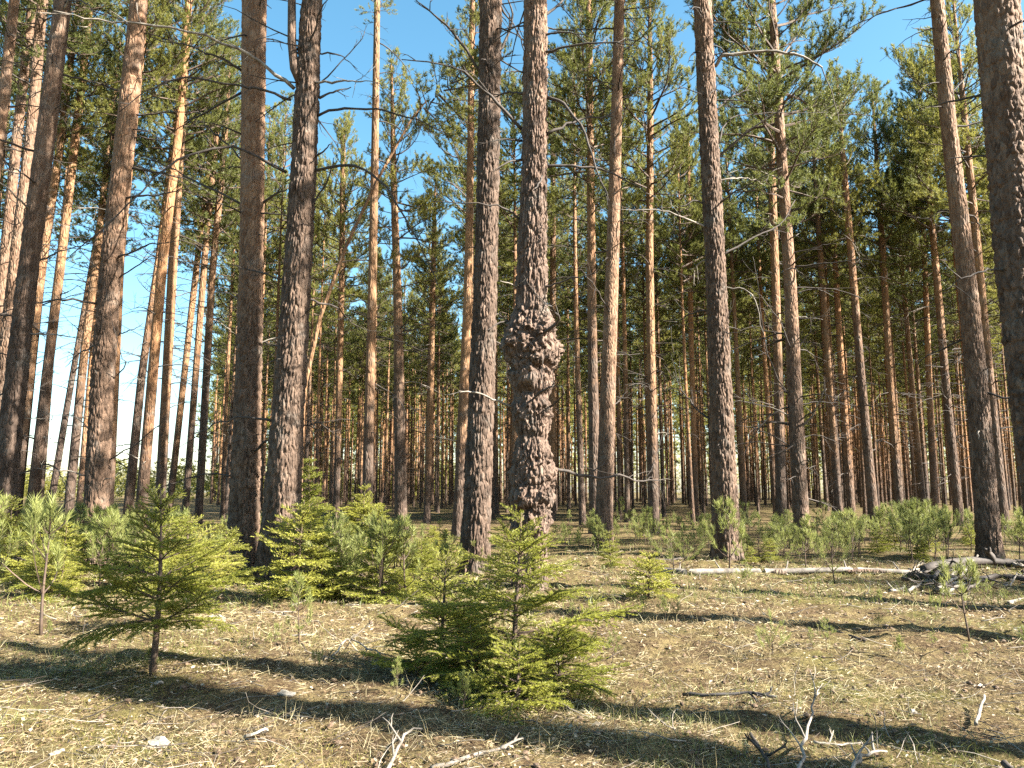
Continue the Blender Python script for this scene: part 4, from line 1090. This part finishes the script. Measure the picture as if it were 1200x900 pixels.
fallen('broken_branch', 'thin pale stick crossing under the leaning tan pine', [(1066, 672), (1078, 676), (1092, 681)], 0.015, 0.008, PALEWOOD, [0.1, 0.06, 0.04], 1)
fallen('broken_branch', 'flat pale stick on the litter below the brush pile', [(1170, 701), (1182, 698), (1196, 697)], 0.025, 0.015, PALEWOOD, None, 0)
fallen('broken_branch', 'small pale stick half buried left of the brush pile', [(1036, 690), (1045, 685), (1052, 683)], 0.03, 0.015, PALEWOOD, None, 1)
fallen('broken_branch', 'dark rotten stick behind the thick end of the fallen log', [(762, 655), (790, 654), (818, 652)], 0.03, 0.015, DEAD, None, 3)
fallen('dry_branch', 'white forked dry branch standing up from the front edge, shadow bands behind', [(912, 908), (925, 868), (938, 842), (945, 818)], 0.012, 0.004, PALEWOOD, [0.03, 0.09, 0.12, 0.14], 5, 0.28)
fallen('dry_branch', 'straight pale twig lying from the white forked branch towards a short upturned end', [(938, 850), (968, 852), (994, 851)], 0.008, 0.005, PALEWOOD, [0.04, 0.03, 0.03], 2, 0.1)
fallen('dry_branch', 'thick pale curved dry branch right of the white forked one', [(968, 912), (985, 880), (1000, 868), (1022, 862)], 0.013, 0.006, PALEWOOD, [0.03, 0.07, 0.06, 0.04], 4, 0.25)
fallen('dry_branch', 'grey-brown stick at the bottom corner lying in shadow', [(1150, 875), (1175, 893), (1205, 915)], 0.018, 0.012, DEAD, [0.06, 0.05, 0.03], 1, 0.2)
fallen('dry_branch', 'black thin stick lying on the edge of the upper shadow band', [(793, 802), (830, 806), (862, 806), (900, 811)], 0.013, 0.008, wood_mat('black_stick', (0.02, 0.017, 0.015), (0.06, 0.05, 0.045)), [0.03, 0.05, 0.05, 0.04], 3, 0.1)
fallen('dry_branch', 'whitish straight stick on the moss below the central spruces', [(510, 878), (540, 872), (568, 866), (596, 862)], 0.013, 0.009, PALEWOOD, None, 1, 0.12)
fallen('dry_branch', 'curved pale twig arching up left of the whitish straight stick', [(455, 892), (470, 868), (484, 852), (498, 846)], 0.011, 0.005, PALEWOOD, [0.02, 0.05, 0.06, 0.04], 2, 0.15)
fallen('dry_branch', 'brown crooked twig lying between the shadow bands', [(868, 842), (882, 868), (892, 895)], 0.012, 0.007, DEAD, [0.03, 0.05, 0.04], 2, 0.15)
fallen('dry_branch', 'curved bare twig tangle at the edge of the central spruce shade', [(395, 765), (415, 758), (440, 765), (465, 782)], 0.009, 0.004, PALEWOOD, [0.02, 0.12, 0.12, 0.03], 6, 0.25)
fallen('dry_branch', 'pale stick lying under the lone young pine of the clearing', [(330, 736), (350, 737), (372, 735)], 0.013, 0.008, PALEWOOD, None, 1)
fallen('dry_branch', 'whitish bent stick in the clearing left of the thin young pine thicket', [(346, 705), (372, 699), (398, 701)], 0.018, 0.01, PALEWOOD, None, 2)
fallen('dry_branch', 'short pale stick on the open litter right of both shadow bands', [(1122, 832), (1128, 824), (1134, 816)], 0.011, 0.008, PALEWOOD, [0.02, 0.05, 0.08], 0)
fallen('dry_branch', 'thin dark stick on the litter above the upper shadow band', [(965, 733), (985, 738), (1004, 744)], 0.016, 0.01, DEAD, None, 2)


rngs = np.random.default_rng(61)
for i in range(22):
    px = rngs.uniform(1045, 1215); py = rngs.uniform(660, 690); L = rngs.uniform(12, 50); a = rngs.normal(0, 5)
    pale = i % 3 == 0
    l0 = rngs.uniform(0.03, 0.16)
    fallen('broken_branch', ('short pale' if pale else 'dark') + ' broken stick lying loose in the brush pile', [(px - L / 2, py - a), (px, py + rngs.normal() * 2), (px + L / 2, py + a)], rngs.uniform(0.012, 0.034), 0.008, PALEWOOD if pale else DEAD, [l0, l0 + 0.03, rngs.uniform(0.02, 0.16)], 2, 0.3, 8, 'branch', ('pale' if pale else 'dark') + ' loose sticks of the brush pile')


def chip(label, px, py, L, W, mat, tilt):
    p = gp(px, py, 0.02); mb = MB(); rng = np.random.default_rng(int(px))
    a = np.linspace(0, 2 * math.pi, 14, endpoint=False)
    rr = rng.uniform(0.75, 1.1, 14)
    top = np.stack([L / 2 * np.cos(a) * rr, W / 2 * np.sin(a) * rr, 0.012 + 0.006 * np.cos(3 * a)], 1)
    bot = top - np.array([0, 0, 0.012])
    V = np.vstack([top, bot, [[0, 0, 0.018], [0, 0, -0.002]]])
    T_ = [(28, i, (i + 1) % 14) for i in range(14)] + [(29, 14 + (i + 1) % 14, 14 + i) for i in range(14)]
    Q_ = [(i, 14 + i, 14 + (i + 1) % 14, (i + 1) % 14) for i in range(14)]
    mb.add(V, T_, Q_); o = link('bark_chip', mb.mesh('bark_chip', [mat], smooth=False), None, p)
    o.rotation_euler = (tilt, 0.1, rng.uniform(0, 6.28)); return tag(o, label, 'bark chip', 'pale bark chips on the clearing')


CHIP = wood_mat('pale_chip', (0.20, 0.165, 0.12), (0.46, 0.41, 0.34), 30)
chip('largest pale rounded chip on the mossy front of the clearing', 314, 856, 0.15, 0.11, CHIP, 0.5)
chip('whitish chip right at the stem foot of the lone flat-branched spruce', 200, 797, 0.07, 0.05, CHIP, 0.4)
chip('broad pale chip near the bottom edge, left of the largest rounded one', 205, 860, 0.16, 0.09, CHIP, 0.25)
chip('small pale chip at the far left of the clearing front', 90, 868, 0.09, 0.05, CHIP, 0.3)
chip('pale torn chip in the clearing between both front spruces', 345, 802, 0.13, 0.06, CHIP, 0.3)
chip('bright chip on the litter above the upper shadow band', 1052, 822, 0.07, 0.05, CHIP, 0.4)
chip('pale chip close to the whitish straight stick at the front', 466, 884, 0.12, 0.06, CHIP, 0.35)
chip('pale weathered chip before the thicket, near the second hidden spruce', 262, 718, 0.3, 0.12, CHIP, 0.25)

# ------------------------------------------------------------------ camera, sky, sun
cam = bpy.data.cameras.new('camera'); co = bpy.data.objects.new('camera', cam); COL.objects.link(co)
cam.sensor_width = 36; cam.lens = 36 * F / 1200; cam.clip_end = 2000; cam.clip_start = 0.05
co.location = (0, 0, CAMH); co.rotation_euler = (math.pi / 2 + PITCH, 0, 0); sc.camera = co

w = bpy.data.worlds.new('World'); sc.world = w; w.use_nodes = True
nt = w.node_tree; nt.nodes.clear()
sky = nt.nodes.new('ShaderNodeTexSky'); sky.sky_type = 'NISHITA'; sky.sun_disc = False
sky.sun_elevation = SUN_EL; sky.sun_rotation = math.atan2(SUN_AZ[0], SUN_AZ[1])
sky.air_density = 1.0; sky.dust_density = 1.0; sky.ozone_density = 1.0
bg = nt.nodes.new('ShaderNodeBackground'); bg.inputs[1].default_value = 0.05
out = nt.nodes.new('ShaderNodeOutputWorld')
hs = nt.nodes.new('ShaderNodeHueSaturation'); hs.inputs['Value'].default_value = 1.03; hs.inputs['Saturation'].default_value = 1.22; hs.inputs['Hue'].default_value = 0.478
nt.links.new(sky.outputs[0], hs.inputs['Color']); nt.links.new(hs.outputs[0], bg.inputs[0]); nt.links.new(bg.outputs[0], out.inputs[0])

sl = bpy.data.lights.new('sun', 'SUN'); sl.energy = 5.0; sl.angle = math.radians(0.5); sl.color = (1.0, 0.94, 0.84)
so = bpy.data.objects.new('sun', sl); COL.objects.link(so); so.location = (20, -20, 30)
so.rotation_euler = Vector(SUNV).to_track_quat('Z', 'Y').to_euler()

sc.view_settings.view_transform = 'Standard'; sc.view_settings.look = 'None'
sc.view_settings.exposure = 2.7; sc.view_settings.gamma = 1.0
sc.render.engine = 'CYCLES'
sc.cycles.max_bounces = 4; sc.cycles.diffuse_bounces = 1; sc.cycles.glossy_bounces = 1; sc.cycles.transmission_bounces = 3
sc.cycles.use_denoising = False
sc.cycles.sample_clamp_indirect = 4.0
sc.render.film_transparent = False
